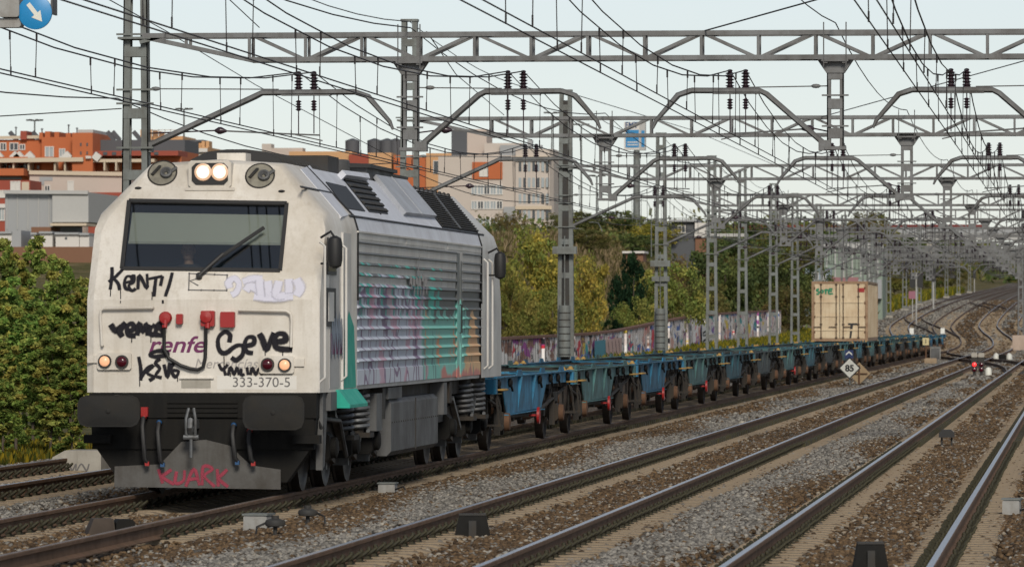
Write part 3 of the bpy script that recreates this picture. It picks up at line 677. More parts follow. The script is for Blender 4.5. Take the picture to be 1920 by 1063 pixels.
stroke('black_spray_tag', 'ink', [c((1025,615),(1030,560),(990,540),(945,590),(955,670),(1000,690),(1070,640),(1120,640),(1120,700),(1075,740),(1040,720)), c((1135,640),(1195,625),(1200,580),(1155,580),(1135,630),(1150,680),(1195,690)), [.072]+c((1240,550),(1265,600),(1290,665),(1320,600),(1345,545)), [.07]+c((1350,610),(1425,600),(1415,555),(1370,555),(1345,600),(1370,655),(1475,665))], .055, 'large black tag at the right')
stroke('black_spray_tag', 'ink', [c((380,715),(395,800),(395,885)), c((395,870),(440,800),(485,780),(440,830),(490,860),(455,885)), c((535,730),(500,760),(530,800),(500,850),(545,865)), c((560,770),(585,860),(600,760)), c((640,750),(610,800),(640,860),(665,820),(625,810)), [.05]+c((590,710),(575,680),(510,675),(460,700),(500,715),(580,705))], .042, 'black tag at lower left')
stroke('black_spray_tag', 'ink', [c((950,765),(975,810),(1015,770)), c((985,800),(1000,850)), c((1015,850),(1035,790),(1060,845),(1080,790),(1095,845)), c((1110,800),(1110,845),(1135,840)), c((1150,790),(1160,845)), c((1175,845),(1190,795),(1215,845),(1235,800),(1260,845))], .036, 'black tag above the running number')
stroke('white_spray_tag', 'inkwhite', [[.09]+c((1030,230),(1020,190),(1060,160),(1095,200),(1075,260),(1040,280)), [.10]+c((1120,185),(1190,165),(1260,165)), [.11]+c((1140,250),(1180,215),(1250,260)), [.11]+c((1240,170),(1250,280)), [.11]+c((1300,180),(1310,290)), [.11]+c((1380,180),(1360,280),(1420,285)), [.11]+c((1450,165),(1450,280)), [.12]+c((1500,165),(1530,230),(1500,285)), [.11]+c((1200,290),(1350,300),(1480,290))], .16, 'smeared pale spray beside the cover plate')
dr_ = MB()
for px, py, ln in ((207,540,16),(226,545,24),(285,548,15),(247,622,20),(283,628,14),(262,712,12),(420,668,22),(497,646,26),(530,652,18),(432,698,8),(333,706,9)):
    dr_.ribbon([LF(px, py), LF(px+.4, py+ln*.5), LF(px, py+ln)], NF if py > 562 else NU, .011, .006, 0, 2)
dr_.build('paint_drips', M['ink'], loco)
cR = cz(0, 600, 2.2955)
def FYs(pts, y): return [Vector((FY(px, py, y)[0], y, FY(px, py, y)[1])) for px, py in pts]
# operator wordmark, class name and running number
def lettering(body, pxL, pxR, pyB, size, mat, shear=0, name='lettering', y=-.004, bold=0.0):
    x0, z = FY(pxL, pyB, y); x1, _ = FY(pxR, pyB, y)
    o = text_part(name, body, size, (x0, y, z), (math.pi/2, 0, 0), M[mat], loco, shear, bold=bold)
    wdt = max(v.co.x for v in o.data.vertices) - min(v.co.x for v in o.data.vertices); o.scale.x = (x1-x0)/wdt; return o
lettering('renfe', 277, 384, 660, .27, 'purple', .28, bold=.004); lettering('Mercanc\u00edas', 364, 482, 690, .165, 'palegrey', .25); lettering('333-370-5', 435, 542, 725, .165, 'greytext')
M['patch'] = paint('fresher_white_patch', (.66,.64,.60), (.5,.46,.4), .4, .5); cw = MB(); x0, z1 = FY(407,704); x1, z0 = FY(556,730); cw.box(x0, x1, -.0025, .01, z0, z1); cw.build('painted_out_patch', M['patch'], loco)

# cab side: door, window, stripe and mirrors
dp = MB(); (ya, zt_), (yb2, _) = LS(640,415), LS(656,415)
M['doorgrey'] = paint('grey_cab_side', (.40,.40,.40), (.24,.23,.21), .5, .5, 0, 1.4)
y0, y1 = LS(600,600)[0], LS(636,600)[0]; dp.box(1.425, 1.436, max(.62,y0), y1, 1.26, 3.08); dp.build('cab_door', M['doorgrey'], loco)
wn = MB(); y0, y1 = LS(612,500)[0], LS(629,500)[0]; wn.box(1.436, 1.446, y0, y1, 2.62, 3.06); dwin = wn.build('cab_side_window', M['rubber'], loco)
wn = MB(); wn.box(1.446, 1.449, y0+.05, y1-.05, 2.66, 3.0); wn.build('pane', M['glass'], dwin)
wn = MB(); y0, y1 = LS(611,580)[0], LS(628,580)[0]; z0, z1 = LS(620,612)[1], LS(620,540)[1]; wn.box(1.436, 1.444, y0, y1, z0, z1); wn.box(1.444, 1.45, y0+.12, y1-.22, z0+.06, z1-.05, 1); wn.build('door_panel', [M['rubber'], M['sidewhite']], loco)
pl = MB(); y0, y1 = LS(640,500)[0], LS(655,500)[0]; pl.box(1.43, 1.455, y0, y1, 1.24, 3.14); pl.build('corner_pillar', M['sidewhite'], loco)
pv = MB(); pv.box(1.436, 1.440, .75, 1.9, 1.67, 1.92); pv.build('purple_stripe', M['purple'], loco)
tl = MB(); z = LS(648,583)[1]
y0, y1, y2 = LS(640,600)[0], LS(650,600)[0], LS(659.5,600)[0]
tl.add([(1.459,y0,1.25),(1.459,y2+.2,1.25),(1.459,y2,2.0),(1.459,y1,z),(1.459,y0+.1,1.95)], [(0,1,2,3,4)]); tl.build('teal_spray_patch', M['teal'], loco)
stp = MB(); stp.prism([(1.2,1.24),(1.46,1.24),(1.60,1.06),(1.60,1.02),(1.2,1.02)], 'xz', LS(630,720)[0], LS(664,720)[0]); stp.build('side_step', M['teal'], loco)
tg = MB()
for k in range(5):
    y = .75 + k*.32; tg.ribbon([(1.441,y,1.62),(1.441,y+.08,2.15),(1.441,y+.2,1.75),(1.441,y+.26,2.1)], (1,0,0), .07, .004, 0, 2)
tg.build('grey_spray_tag', paint('grey_blue_spray', (.26,.31,.38), None, .3, .7), loco)
def mirror(px0, px1, py0, py1, xo):
    (ya, za), (yb, zb2) = LS(px0, py1, xo), LS(px1, py0, xo); m = MB(); yc = (ya+yb)/2; hgt = zb2-za
    m.lathe([(.02,0),(.075,.03),(.09,.10),(.09,hgt-.10),(.075,hgt-.03),(.02,hgt)], (xo, yc, za), 'z', 14)
    m.tube([(1.42,yc+.1,za+.06),(xo,yc,za+.06)], .013, 6); m.tube([(1.42,yc+.1,za+hgt-.02),(xo-.05,yc,za+hgt+.05),(xo,yc,za+hgt-.03)], .016, 6)
    m.build('wing_mirror', M['rubber'], loco)
mirror(619, 637, 443, 503, 1.60); mirror(930, 945, 473, 523, 1.62)
gr = MB(); 
for px in (606, 646, 912, 921):
    y = LS(px,560,1.47)[0]; gr = MB(); gr.tube([(1.43,y,1.35),(1.49,y,1.4),(1.49,y,2.95),(1.43,y,3.0)], .016, 8); gr.build('handrail', M['sidewhite'], loco)

# roof slope on the visible side
PS = (LX0+1.38, LY0, 3.36); NS = Vector((3.97-3.36, 0, 1.38-.80)).normalized()
def RS(px, py, up=0): return hit(px, py, PS, NS) - OFF + NS*up
def slab(name, quad, up, thick, mat, fn=None):
    mb = MB(); q = [RS(*p, up) for p in quad]; q2 = [p - NS*thick for p in q]
    mb.add(q+q2, [(0,1,2,3),(7,6,5,4),(0,4,5,1),(1,5,6,2),(2,6,7,3),(3,7,4,0)])
    if fn: fn(mb, q)
    return mb.build(name, mat, loco)
def louvres(n, wd, along=True):
    def fn(mb, q):
        for k in range(n):
            t = (k+.5)/n; a = q[0]+(q[3]-q[0])*t; b = q[1]+(q[2]-q[1])*t
            mb.bar(a + NS*.012, b + NS*.012, wd, .018, 1, tuple(NS))
    return fn
slab('roof_panel', ((563,318),(580,311),(653,404),(640,408)), .008, .03, M['roof'])
slab('roof_window', ((610,342),(648,351),(684,397),(647,391)), .012, .03, M['rubber'])
slab('roof_louvre', ((640,333),(683,341),(727,402),(692,398)), .012, .03, [M['rubber'], M['darkgrey']], louvres(6, .05))
slab('roof_louvre_hood', ((632,328),(682,334),(685,343),(640,337)), .09, .09, M['roof'])
slab('roof_hatch', ((699,333),(757,343),(814,410),(756,404)), .06, .06, M['hatch'], lambda mb, q: mb.bar((q[0]+q[1])/2, (q[3]+q[2])/2, .03, .02, 0, tuple(NS)))
slab('roof_grille', ((779,358),(841,370),(896,437),(829,427)), .012, .03, [M['rubber'], M['darkgrey']], louvres(16, .02))
slab('roof_grille_bar', ((808,364),(812,365),(863,432),(859,431)), .035, .03, M['tank'])
bt = MB()
for k in range(9):
    p = RS(776+8*k, 353+1.7*k); bt.ball(p, .035, 6, 4)
bt.build('roof_bolts', M['rubber'], loco)
for a, b in (((654,405),(906,441)), ((623,363),(563,351)), ((713,402),(690,370)), ((829,427),(770,350))):
    q = MB(); q.bar(RS(*a, .006), RS(*b, .006), .025, .015, 0, tuple(NS)); q.build('roof_seam', M['rubber'], loco)
# roof top equipment
def RT(px, py, x): p = hit(px, py, (LX0+x,0,0), (1,0,0)) - OFF; return p
rt = MB()
n = 16; y0, y1 = 2.6, 6.2; ztop = 4.27
prof = [(-.62,3.97),(-.55,4.05),(-.36,4.14),(-.12,4.17),(.12,4.17),(.36,4.14),(.55,4.05),(.62,3.97)]
rt.prism(prof, 'xz', y0, y1, 0); 
for k in range(14):
    y = y0 + (y1-y0)*(k+.5)/14; rt.prism([(x*1.012, z+.012) for x, z in prof], 'xz', y-.035, y+.035, 1)
rt.build('roof_cooler_dome', [M['rubber'], M['darkgrey']], loco)
bx = MB(); bx.box(-.05, .30, 1.45, 1.9, 3.98, 4.10); bx.build('roof_aerial_box', M['white'], loco)
bx = MB(); bx.box(-.6, .62, 6.6, 7.7, 3.98, 4.22); bx.build('roof_box', M['darkgrey'], loco)
bx = MB(); bx.lathe([(.3,3.9),(.3,4.2),(.27,4.22),(.001,4.22)], (.35,8.6,0), 'z', 18); bx.build('exhaust_stack', M['tank'], loco)
bx = MB(); bx.box(-.75, .75, 9.6, 12.6, 3.95, 4.14, 0); bx.box(-.8, .8, 9.5, 12.7, 4.14, 4.19, 1); bx.build('silencer_box', [M['tank'], M['rubber']], loco)
bx = MB(); bx.box(-.7, .7, 13.0, 14.6, 3.95, 4.10, 0); bx.box(-.72, .72, 12.95, 14.65, 4.10, 4.14, 1); bx.build('roof_box', [M['tank'], M['rubber']], loco)

# front end below the cab: beam, buffers, hook, hoses, plough
fb = MB(); fb.box(-1.36, 1.36, .0, .5, .92, 1.215, 0); fb.box(-1.33,1.33,.02,.5,.55,.92,0)
fb.prism([(-1.35,.92),(1.35,.92),(1.33,.62),(1.0,.16),(-1.0,.16),(-1.33,.62)], 'xz', .05, .35, 0)
for s in (-1, 1): fb.box(s*1.25-.16, s*1.25+.16, -.10, .1, .62, .72, 0)
for k in range(4): fb.box(-.42+.0, .42, -.02, .0, .93+k*.055, .955+k*.055, 0)
fb.build('buffer_beam', M['black'], loco)
for (a, b) in (((145,741),(262,800)), ((455,741),(570,806))):
    (x0, z1), (x1, z0) = FY(*a, -.62), FY(*b, -.62); bu = MB(); c = .10
    p = [(x0+c,z0),(x1-c,z0),(x1-.03,z0+.03),(x1,z0+c),(x1,z1-c),(x1-.03,z1-.03),(x1-c,z1),(x0+c,z1),(x0+.03,z1-.03),(x0,z1-c),(x0,z0+c),(x0+.03,z0+.03)]
    bu.prism(p, 'xz', -.62, -.58); xc, zc = (x0+x1)/2, (z0+z1)/2
    bu.add([(xc,-.655,zc)]+[(xc+(x-xc)*.55,-.648,zc+(z-zc)*.55) for x, z in p]+[(xc+(x-xc)*.93,-.6205,zc+(z-zc)*.93) for x, z in p], [(0, i+1, (i+1)%12+1) for i in range(12)]+[(i+1,i+13,(i+1)%12+13,(i+1)%12+1) for i in range(12)], 0, True); bu.lathe([(.03,-.66),(.025,-.664),(.001,-.664)], (xc,0,zc), 'y', 8)
    bu.lathe([(.13,-.58),(.13,-.3),(.17,-.3),(.19,.02)], (xc,0,zc), 'y', 16); bu.build('buffer', M['buffer'], loco)
hk = MB(); x, z = FY(361,800,-.2)
hk.box(x-.05,x+.05,-.25,0,z-.02,z+.09); hk.tube([(x,-.25,z+.05),(x,-.36,z+.08),(x,-.40,z),(x,-.32,z-.07),(x,-.24,z-.04)], .035, 8)
for s in (-1,1): hk.tube([(x+s*.03,-.30,z+.22),(x+s*.055,-.34,z+.1),(x+s*.055,-.33,z-.08),(x+s*.03,-.31,z-.12)], .018, 8)
hk.tube([(x-.09,-.31,z-.12),(x+.09,-.31,z-.12)], .03, 8); hk.tube([(x,-.31,z-.12),(x,-.31,z-.36)], .02, 8); hk.build('coupling_hook', M['springsteel'], loco)
for px, top, bot, mt in ((268,790,868,'red'),(297,800,870,'blue_hose'),(437,805,866,'blue_hose'),(467,815,868,'red')):
    x0, z0 = FY(px, top, -.15); x1, z1 = FY(px, bot, -.15); ho = MB()
    ho.tube([(x0,0,z0+.05),(x0,-.12,z0+.04),(x0,-.2,z0-.06),(x0+.03,-.2,z1+.05),(x0+.06,-.17,z1)], .028, 8, 0); ho.ball((x0,-.1,z0+.05), .035, 8, 6, 1); ho.box(x0+.03,x0+.08,-.2,-.14,z1-.03,z1+.02,1)
    if mt == 'red' and px < 300: ho.box(x0-.03,x0+.05,-.12,-.05,z0+.06,z0+.17,1)
    ho.build('brake_hose', [M['rubber'], M[mt]], loco)
pw = MB()
P = [FY(*p, -.05) for p in ((214,912),(526,917),(526,880),(470,872),(430,835),(385,824),(340,828),(300,870),(215,874))]
pw.prism(P, 'xz', -.05, -.02); pw.build('snow_plough', paint('grimy_grey_plough', (.095,.093,.09), (.05,.043,.035), .7, .7, .1, 2.2), loco)
rk = MB(); c = cz(0, 600, 2.2955)
for s in (c((683,640),(700,702)), c((738,642),(716,658),(694,672)), c((694,672),(722,690),(750,706)), c((760,650),(755,700),(790,690),(795,645)), c((800,715),(835,640),(860,710)), c((810,685),(855,680)), c((870,710),(875,630),(915,640),(880,670),(925,715)), c((935,640),(940,715)), c((978,642),(958,662),(938,678)), c((938,678),(958,698),(982,716))):
    rk.ribbon(FYs(s, -.05), NF, .042, .004)
rk.build('red_spray_tag', M['inkred'], loco)

# bogies and tank
for ax in (1.9, 4.0, 6.1, 15.1, 17.2, 19.3):
    wsx = MB()
    for s in (-1, 1):
        wsx.lathe([(.12,-.08),(.2,-.075),(.22,-.045),(.42,-.04),(.45,-.065),(.53,-.068),(.535,.04),(.565,.06),(.565,.08),(.45,.08),(.4,.04),(.2,.05),(.1,.08)] if s < 0 else [(.1,-.08),(.2,-.05),(.4,-.04),(.45,-.08),(.565,-.08),(.565,-.06),(.535,-.04),(.53,.068),(.45,.065),(.42,.04),(.22,.045),(.2,.075),(.12,.08)], (s*GAUGE, ax, .533), 'x', 32)
    wsx.tube([(-.85,ax,.533),(.85,ax,.533)], .09, 12); wsx.build('wheelset', M['wheel'], loco)
for b0 in (0.0, 13.2):
    bg = MB()
    for s in (-1, 1):
        bg.box(s*1.12-.08, s*1.12+.08, b0+1.0, b0+7.0, .62, .82, 0); bg.box(s*1.12-.06, s*1.12+.06, b0+2.5, b0+5.5, .46, .62, 0)
        for ax in (1.9, 4.0, 6.1):
            bg.rbox(s*1.18-.11, s*1.18+.11, b0+ax-.2, b0+ax+.2, .36, .72, .05, 1); bg.lathe([(.13,-.02),(.13,.06),(.09,.08),(.001,.08)] if s > 0 else [(.001,-.08),(.09,-.08),(.13,-.06),(.13,.02)], (s*1.29, b0+ax, .533), 'x', 14, 1)
            bg.bar((s*1.2, b0+ax+.2, .45), (s*1.2, b0+ax+.8, .34), .06, .06, 0)
            bg.box(s*1.05-.1, s*1.05+.1, b0+ax+.55, b0+ax+.65, .25, .75, 2)
        bg.bar((s*1.25, b0+2.3, .95), (s*1.25, b0+3.3, .5), .07, .07, 2); bg.bar((s*1.25, b0+4.6, .5), (s*1.25, b0+5.4, .9), .07, .07, 2)
    for yy in (1.2, 3.0, 5.0, 6.8): bg.box(-1.1, 1.1, b0+yy-.1, b0+yy+.1, .5, .75, 0)
    bg.build('bogie_frame', [M['underframe'], M['black'], M['springsteel']], loco)
    for s in (-1, 1):
        for yy in ((3.2, 4.75) if b0 == 0 else (3.9, 5.6)):
            sg = MB(); sg.spring((s*1.23, b0+yy), .15, .68, 1.16, 6.5, .028); sg.lathe([(.1,.6),(.1,1.2)], (s*1.23, b0+yy, 0), 'z', 10, 1); sg.box(s*1.23-.2,s*1.23+.2,b0+yy-.22,b0+yy+.22,.60,.66,1); sg.build('coil_spring', [M['springsteel'], M['underframe']], loco)
tk = MB(); y0, y1 = LS(733,780,1.36)[0], LS(821,780,1.36)[0]; tk.rbox(-1.36, 1.36, y0, y1, .30, 1.05, .06, 0)
for k in range(22): tk.ball((1.362, y0+.1+(y1-y0-.2)*k/21, .74), .013, 5, 3, 1)
tk.box(1.36, 1.372, (y0+y1)/2-.02, (y0+y1)/2+.02, .34, 1.03, 1)
tk.build('fuel_tank', [M['tank'], M['darkgrey']], loco)
uf = MB(); uf.box(-1.2, 1.2, .5, LEN-.5, 1.0, 1.218, 0)
uf.box(1.18, 1.38, y0-1.7, y0-1.1, .66, 1.14, 1); uf.box(1.2, 1.36, y0-.9, y0-.6, .8, 1.2, 0); uf.box(1.15, 1.36, y0-.3, y0+1.2, 1.05, 1.2, 1); uf.box(1.2,1.4,y1+.4,y1+.8,.75,1.2,1); uf.box(1.2,1.38,y1+1.3,y1+1.6,.9,1.2,0)
uf.tube([(1.3,1.0,.9),(1.32,2.4,.85),(1.3,3.2,.4)], .03, 6, 1)
uf.tube([(1.30,.35,1.1),(1.38,.3,.8),(1.33,.5,.42)], .035, 8, 2); uf.box(1.28,1.46,.55,1.1,1.0,1.22,1); uf.prism([(.30,1.22),(.75,1.22),(.6,.8),(.45,.35),(.25,.3)], 'yz', 1.32, 1.40, 1)
uf.build('underframe', [M['underframe'], M['tank'], M['rubber']], loco)

# driver behind the windscreen (a faint face and dark shoulders)
M['skin'] = plain('skin', (.52,.32,.24), .6); M['jacket'] = plain('dark_navy_jacket', (.02,.025,.035), .8); M['hair'] = plain('dark_hair', (.03,.02,.015), .7)
dv = MB(); c = LF(341,470); dx, dz = c.x, c.z
H = Vector((dx, .86, dz))
def rings(mb, rows, mat, n=14):
    vs = []
    for (cx, cy, cz_, rx, ry) in rows:
        for j in range(n):
            a = 2*math.pi*j/n; vs.append((cx+rx*math.cos(a), cy+ry*math.sin(a), cz_))
    k = len(rows); mb.add(vs, [(i*n+j, i*n+(j+1)%n, (i+1)*n+(j+1)%n, (i+1)*n+j) for i in range(k-1) for j in range(n)], mat, True)
    mb.add(vs[:n], [tuple(range(n))[::-1]], mat); mb.add(vs[-n:], [tuple(range(n))], mat)
x, y, z = H
rings(dv, [(x,y+.05,z-.62,.17,.12),(x,y+.05,z-.45,.19,.13),(x,y+.05,z-.28,.215,.12),(x,y+.04,z-.20,.19,.10),(x,y+.03,z-.155,.09,.07)], 1)
rings(dv, [(x,y+.03,z-.17,.06,.06),(x,y+.02,z-.11,.055,.06),(x,y,z-.10,.05,.06),(x,y,z-.07,.066,.085),(x,y,z,.078,.10),(x,y,z+.05,.078,.10),(x,y+.01,z+.09,.06,.08),(x,y+.01,z+.115,.025,.04)], 0)
dv.ball((x,y-.10,z-.005), (.014,.02,.026), 8, 6, 0)
for s in (-1,1):
    dv.ball((x+s*.03,y-.088,z+.02), (.012,.008,.007), 8, 5, 2); dv.ball((x+s*.08,y,z), (.01,.02,.03), 8, 5, 0)
    dv.tube([(x+s*.19,y+.04,z-.24),(x+s*.25,y-.05,z-.48),(x+s*.16,y-.32,z-.52),(x+s*.13,y-.38,z-.5)], [.065,.055,.042,.035], 8, 1); dv.ball((x+s*.13,y-.42,z-.5), (.04,.06,.03), 8, 6, 0)
dv.ball((x,y-.09,z-.05), (.026,.01,.007), 8, 4, 3)
pd = dv.build('person', [M['skin'], M['jacket'], M['hair'], plain('lips', (.28,.11,.09))]); pd.location = OFF; tag(pd, 'driver in a dark jacket sitting behind the locomotive windscreen', 'person')
hh = MB(); hh.ball((x,y+.03,z+.06), (.086,.095,.075), 12, 8); hh.build('hair', M['hair'], pd)
# ---------------------------------------------------------------- flat wagons
def wagon_paint(name, col):
    m = paint(name, col, (.035,.030,.024), .9, .65, .05, 1.6); t = m.node_tree; b = t.nodes['Principled BSDF']; src = b.inputs['Base Color'].links[0].from_socket
    oi = N(t, 'ShaderNodeObjectInfo'); h = N(t, 'ShaderNodeHueSaturation'); L(t, src, h.inputs['Color']); L(t, math_(t, 'ADD', .72, math_(t, 'MULTIPLY', oi.outputs['Random'], .6)), h.inputs['Value'])
    rust = ramp(t, noise(t, 5.5, 5, .7, scaled(t, (1,1,.5))), [(.60,(0,0,0)),(.72,(.8,.8,.8))]); L(t, mix(t, rust, h.outputs[0], (.085,.045,.025)), b.inputs['Base Color']); return m
WP = [wagon_paint('bright_blue_wagon_paint', (.018,.165,.30)), wagon_paint('faded_teal_wagon_paint', (.055,.15,.155)), wagon_paint('dusty_blue_green_wagon_paint', (.025,.12,.165)), wagon_paint('dark_sooty_wagon_paint', (.03,.045,.05))]
M['brake_brown'] = paint('rust_brown_casting', (.13,.065,.035), (.05,.035,.025), .6, .85, 0, 4)
WL = 13.9
def wagon_parts():
    P = []
    # frame: fishbellied side sills, centre sill and cross members
    a = MB()
    side = [(.25,1.17),(13.65,1.17),(13.65,1.0),(12.9,.985),(9.1,.985),(8.2,.60),(2.3,.58),(1.8,.985),(.25,1.0)]
    for s in (-1, 1):
        a.prism(side, 'yz', min(s*1.200, s*1.216), max(s*1.200, s*1.216)); a.prism(side, 'yz', min(s*1.180, s*1.197), max(s*1.180, s*1.197), 1)
        a.box(s*1.20-.07, s*1.20+.07, .25, 13.65, 1.172, 1.19); a.box(s*1.20-.07, s*1.20+.07, 2.1, 8.3, .565, .58)
        for y in (4.2, 6.6): a.prism([(1.21*s,.60),(1.29*s,1.17),(1.21*s,1.17)], 'xz', y-.01, y+.01)
        for y in (10.2, 12.9): a.prism([(1.21*s,.99),(1.27*s,1.17),(1.21*s,1.17)], 'xz', y-.01, y+.01)
    a.box(-.22,.22,.25,13.65,.90,1.08,1)
    for y in (.25, 3.6, 6.9, 10.2, 13.45): a.box(-1.17, 1.17, y, y+.2, .90, 1.12, 1)
    for y in (2.1, 5.2, 8.6, 11.8): a.box(-1.17, 1.17, y, y+.08, .92, 1.08, 1)
    for s in (-1, 1):   # diagonal braces and raised end platforms seen edge-on
        for y0, y1 in ((.4, 2.1),(13.5, 11.8)): a.bar((s*.2,y0,1.155),(s*1.12,y1,1.155),.14,.03)
    P.append(('frame', a, 'WB', []))
    for y in (.75, 2.6, 7.6, 9.6, 11.0, 12.9):     # hooks, load fittings and folded flaps along the visible edge
        a = MB(); a.lathe([(.03,0),(.075,.01),(.075,.05),(.03,.07)], (1.216,y,1.08), 'x', 10); a.bar((1.25,y,1.08),(1.27,y+.16,.95),.03,.03); P.append(('lashing_hook', a, 'K', []))
    for y0 in (.9, 4.4, 8.4, 12.0):
        for s in (-1, 1):
            a = MB(); a.prism([(y0,1.192),(y0+.95,1.192),(y0+.75,1.27),(y0+.2,1.27)], 'yz', s*1.17-.012, s*1.17+.012); P.append(('container_guide', a, 'W', []))
    a = MB()
    for y in (3.3, 5.0, 6.3, 9.0, 10.4): a.box(.55,1.05,y,y+.28,.42,.80); a.tube([(1.0,y+.1,.5),(1.12,y+.4,.75),(1.1,y+.8,.95)], .025, 6)
    a.tube([(1.12,.4,.84),(1.12,4,.52),(1.12,8,.5),(1.12,13.4,.86)], .03, 6); P.append(('brake_rigging', a, 'U', []))
    a = MB(); a.box(-1.28,1.28,.02,.26,.93,1.16); a.box(-.3,.3,-.02,.02,.92,1.1); P.append(('end_beam', a, 'W', []))
    a = MB(); a.box(-1.28,1.28,13.64,13.88,.93,1.16); P.append(('end_beam', a, 'W', []))
    for y, s in ((0,-1),(13.9,1)):
        for x in (-.875,.875):
            a = MB(); a.lathe([(.10,0),(.10,s*.28),(.17,s*.30),(.17,s*.36),(.001,s*.38)][::(1 if s>0 else -1)], (x,y,.96), 'y', 14); P.append(('buffer', a, 'K', []))
    for y in (2.2, 11.7):
        a = MB()
        for s in (-1, 1): a.lathe([(.1,-.08),(.2,-.05),(.42,-.03),(.45,-.07),(.46,.07),(.42,.03),(.2,.05),(.1,.08)] if s > 0 else [(.1,-.08),(.2,-.05),(.42,-.03),(.46,-.07),(.45,.07),(.42,.03),(.2,.05),(.1,.08)], (s*GAUGE,y,.46), 'x', 28)
        a.tube([(-1,y,.46),(1,y,.46)], .08, 10); P.append(('wheelset', a, 'WH', []))
        for s in (-1, 1):
            a = MB()
            a.rbox(s*1.10-.10, s*1.10+.10, y-.17, y+.17, .32, .62, .04, 0); a.lathe([(.15,0),(.14,.08),(.001,.1)] if s>0 else [(.001,-.1),(.14,-.08),(.15,0)], (s*1.2,y,.46), 'x', 12, 1)
            for k in range(5): a.box(s*1.10-.05, s*1.10+.05, y-.6+.08*k, y+.6-.08*k, .80-.035*k, .83-.035*k, 0)
            a.box(s*1.10-.05,s*1.10+.05,y-.3,y-.26,.25,.9,0); a.box(s*1.10-.05,s*1.10+.05,y+.26,y+.3,.25,.9,0)
            P.append(('axle_box_and_springs', a, 'UB', []))
    for y in (3.1, 5.5, 10.6):
        a = MB(); a.lathe([(.05,-.16),(.2,-.14),(.23,0),(.2,.14),(.05,.16)], (.72,y,.58), 'y', 14); a.tube([(.72,y,.6),(.72,y,.95)], .03, 6); a.tube([(.72,y-.5,.5),(.72,y+.5,.5)], .03, 6); P.append(('brake_cylinder', a, 'BR', []))
    a = MB(); a.lathe([(.03,-.03),(.17,-.03),(.17,.03),(.03,.03)], (.2,7.4,.55), 'x', 16); a.tube([(0,6,.6),(0,9.5,.6)], .05, 8); a.box(-.35,.35,8.3,9.1,.5,.85); a.tube([(.9,3,.7),(.9,10.6,.7)], .025, 6); P.append(('brake_gear', a, 'U', []))
    for y in (.45, 13.25):
        for s in (-1, 1):
            a = MB(); a.box(s*1.13-.06,s*1.13+.06,y-.08,y+.08,1.19,1.21); a.lathe([(.045,1.20),(.045,1.225),(.025,1.25),(.001,1.255)], (s*1.13,y,0), 'z', 8); P.append(('twistlock', a, 'Y', []))
    for y, e in ((.2, -1), (13.7, 1)):
        a = MB(); s = 1; a.tube([(s*1.22,y-e*.2,.99),(s*1.36,y-e*.2,.99),(s*1.37,y-e*.25,.99),(s*1.37,y-e*.75,.99),(s*1.22,y-e*.8,.99)], .017, 6); P.append(('shunter_handrail', a, 'Y2', [])); a = MB(); a.tube([(1.22,y-e*.35,.98),(1.30,y-e*.35,.72),(1.30,y-e*.35,.55)], .016, 6); P.append(('step_hanger', a, 'U', []))
        a = MB(); a.box(1.02,1.34,y-e*.15-.12,y-e*.15+.12,.42,.45); a.bar((1.1,y-e*.15,.44),(1.1,y-e*.15,.9),.03,.03); a.bar((1.3,y-e*.15,.44),(1.25,y-e*.15,.9),.03,.03); P.append(('foot_step', a, 'U', []))
    a = MB(); a.tube([(.0+.0,0,0)]*2, .01, 3) if False else None
    a.lathe([(.11,-.015),(.14,-.02),(.14,.02),(.11,.015)], (1.36,6.2,.50), 'x', 20); a.tube([(1.2,6.2,.50),(1.38,6.2,.50)], .02, 6)
    for k in range(3): an = k*math.pi/3; a.bar((1.36,6.2-.12*math.cos(an),.50-.12*math.sin(an)),(1.36,6.2+.12*math.cos(an),.50+.12*math.sin(an)),.02,.02)
    P.append(('handbrake_wheel', a, 'R', []))
    a = MB(); a.tube([(.12,13.9,.95),(.15,14.05,.8),(.1,14.2,.6),(.12,14.3,.75)], .03, 6); a.tube([(0,13.8,1.0),(0,14.3,1.0)], .05, 6); a.box(-.08,.08,14.0,14.25,.92,1.06); P.append(('coupling', a, 'U', []))
    return P
WM = {'W': lambda i: [i], 'WB': lambda i: [i, M['underframe']], 'K': lambda i: [M['black']], 'WH': lambda i: [M['wheel']], 'UB': lambda i: [M['underframe'], M['brake_brown']], 'BR': lambda i: [M['brake_brown']], 'U': lambda i: [M['underframe']], 'Y': lambda i: [M['yellow']], 'Y2': lambda i: [M['yellow']], 'R': lambda i: [M['red']]}
wparts = wagon_parts(); WMESH = {}
wcol = [0,1,0,1,2,3,1,2,3,1,2,1,2,1,3,2,1,2,0,2,0]
cname = ['bright blue', 'faded teal', 'dusty blue green', 'dark sooty']
W0 = 88.3; WPITCH = 14.3
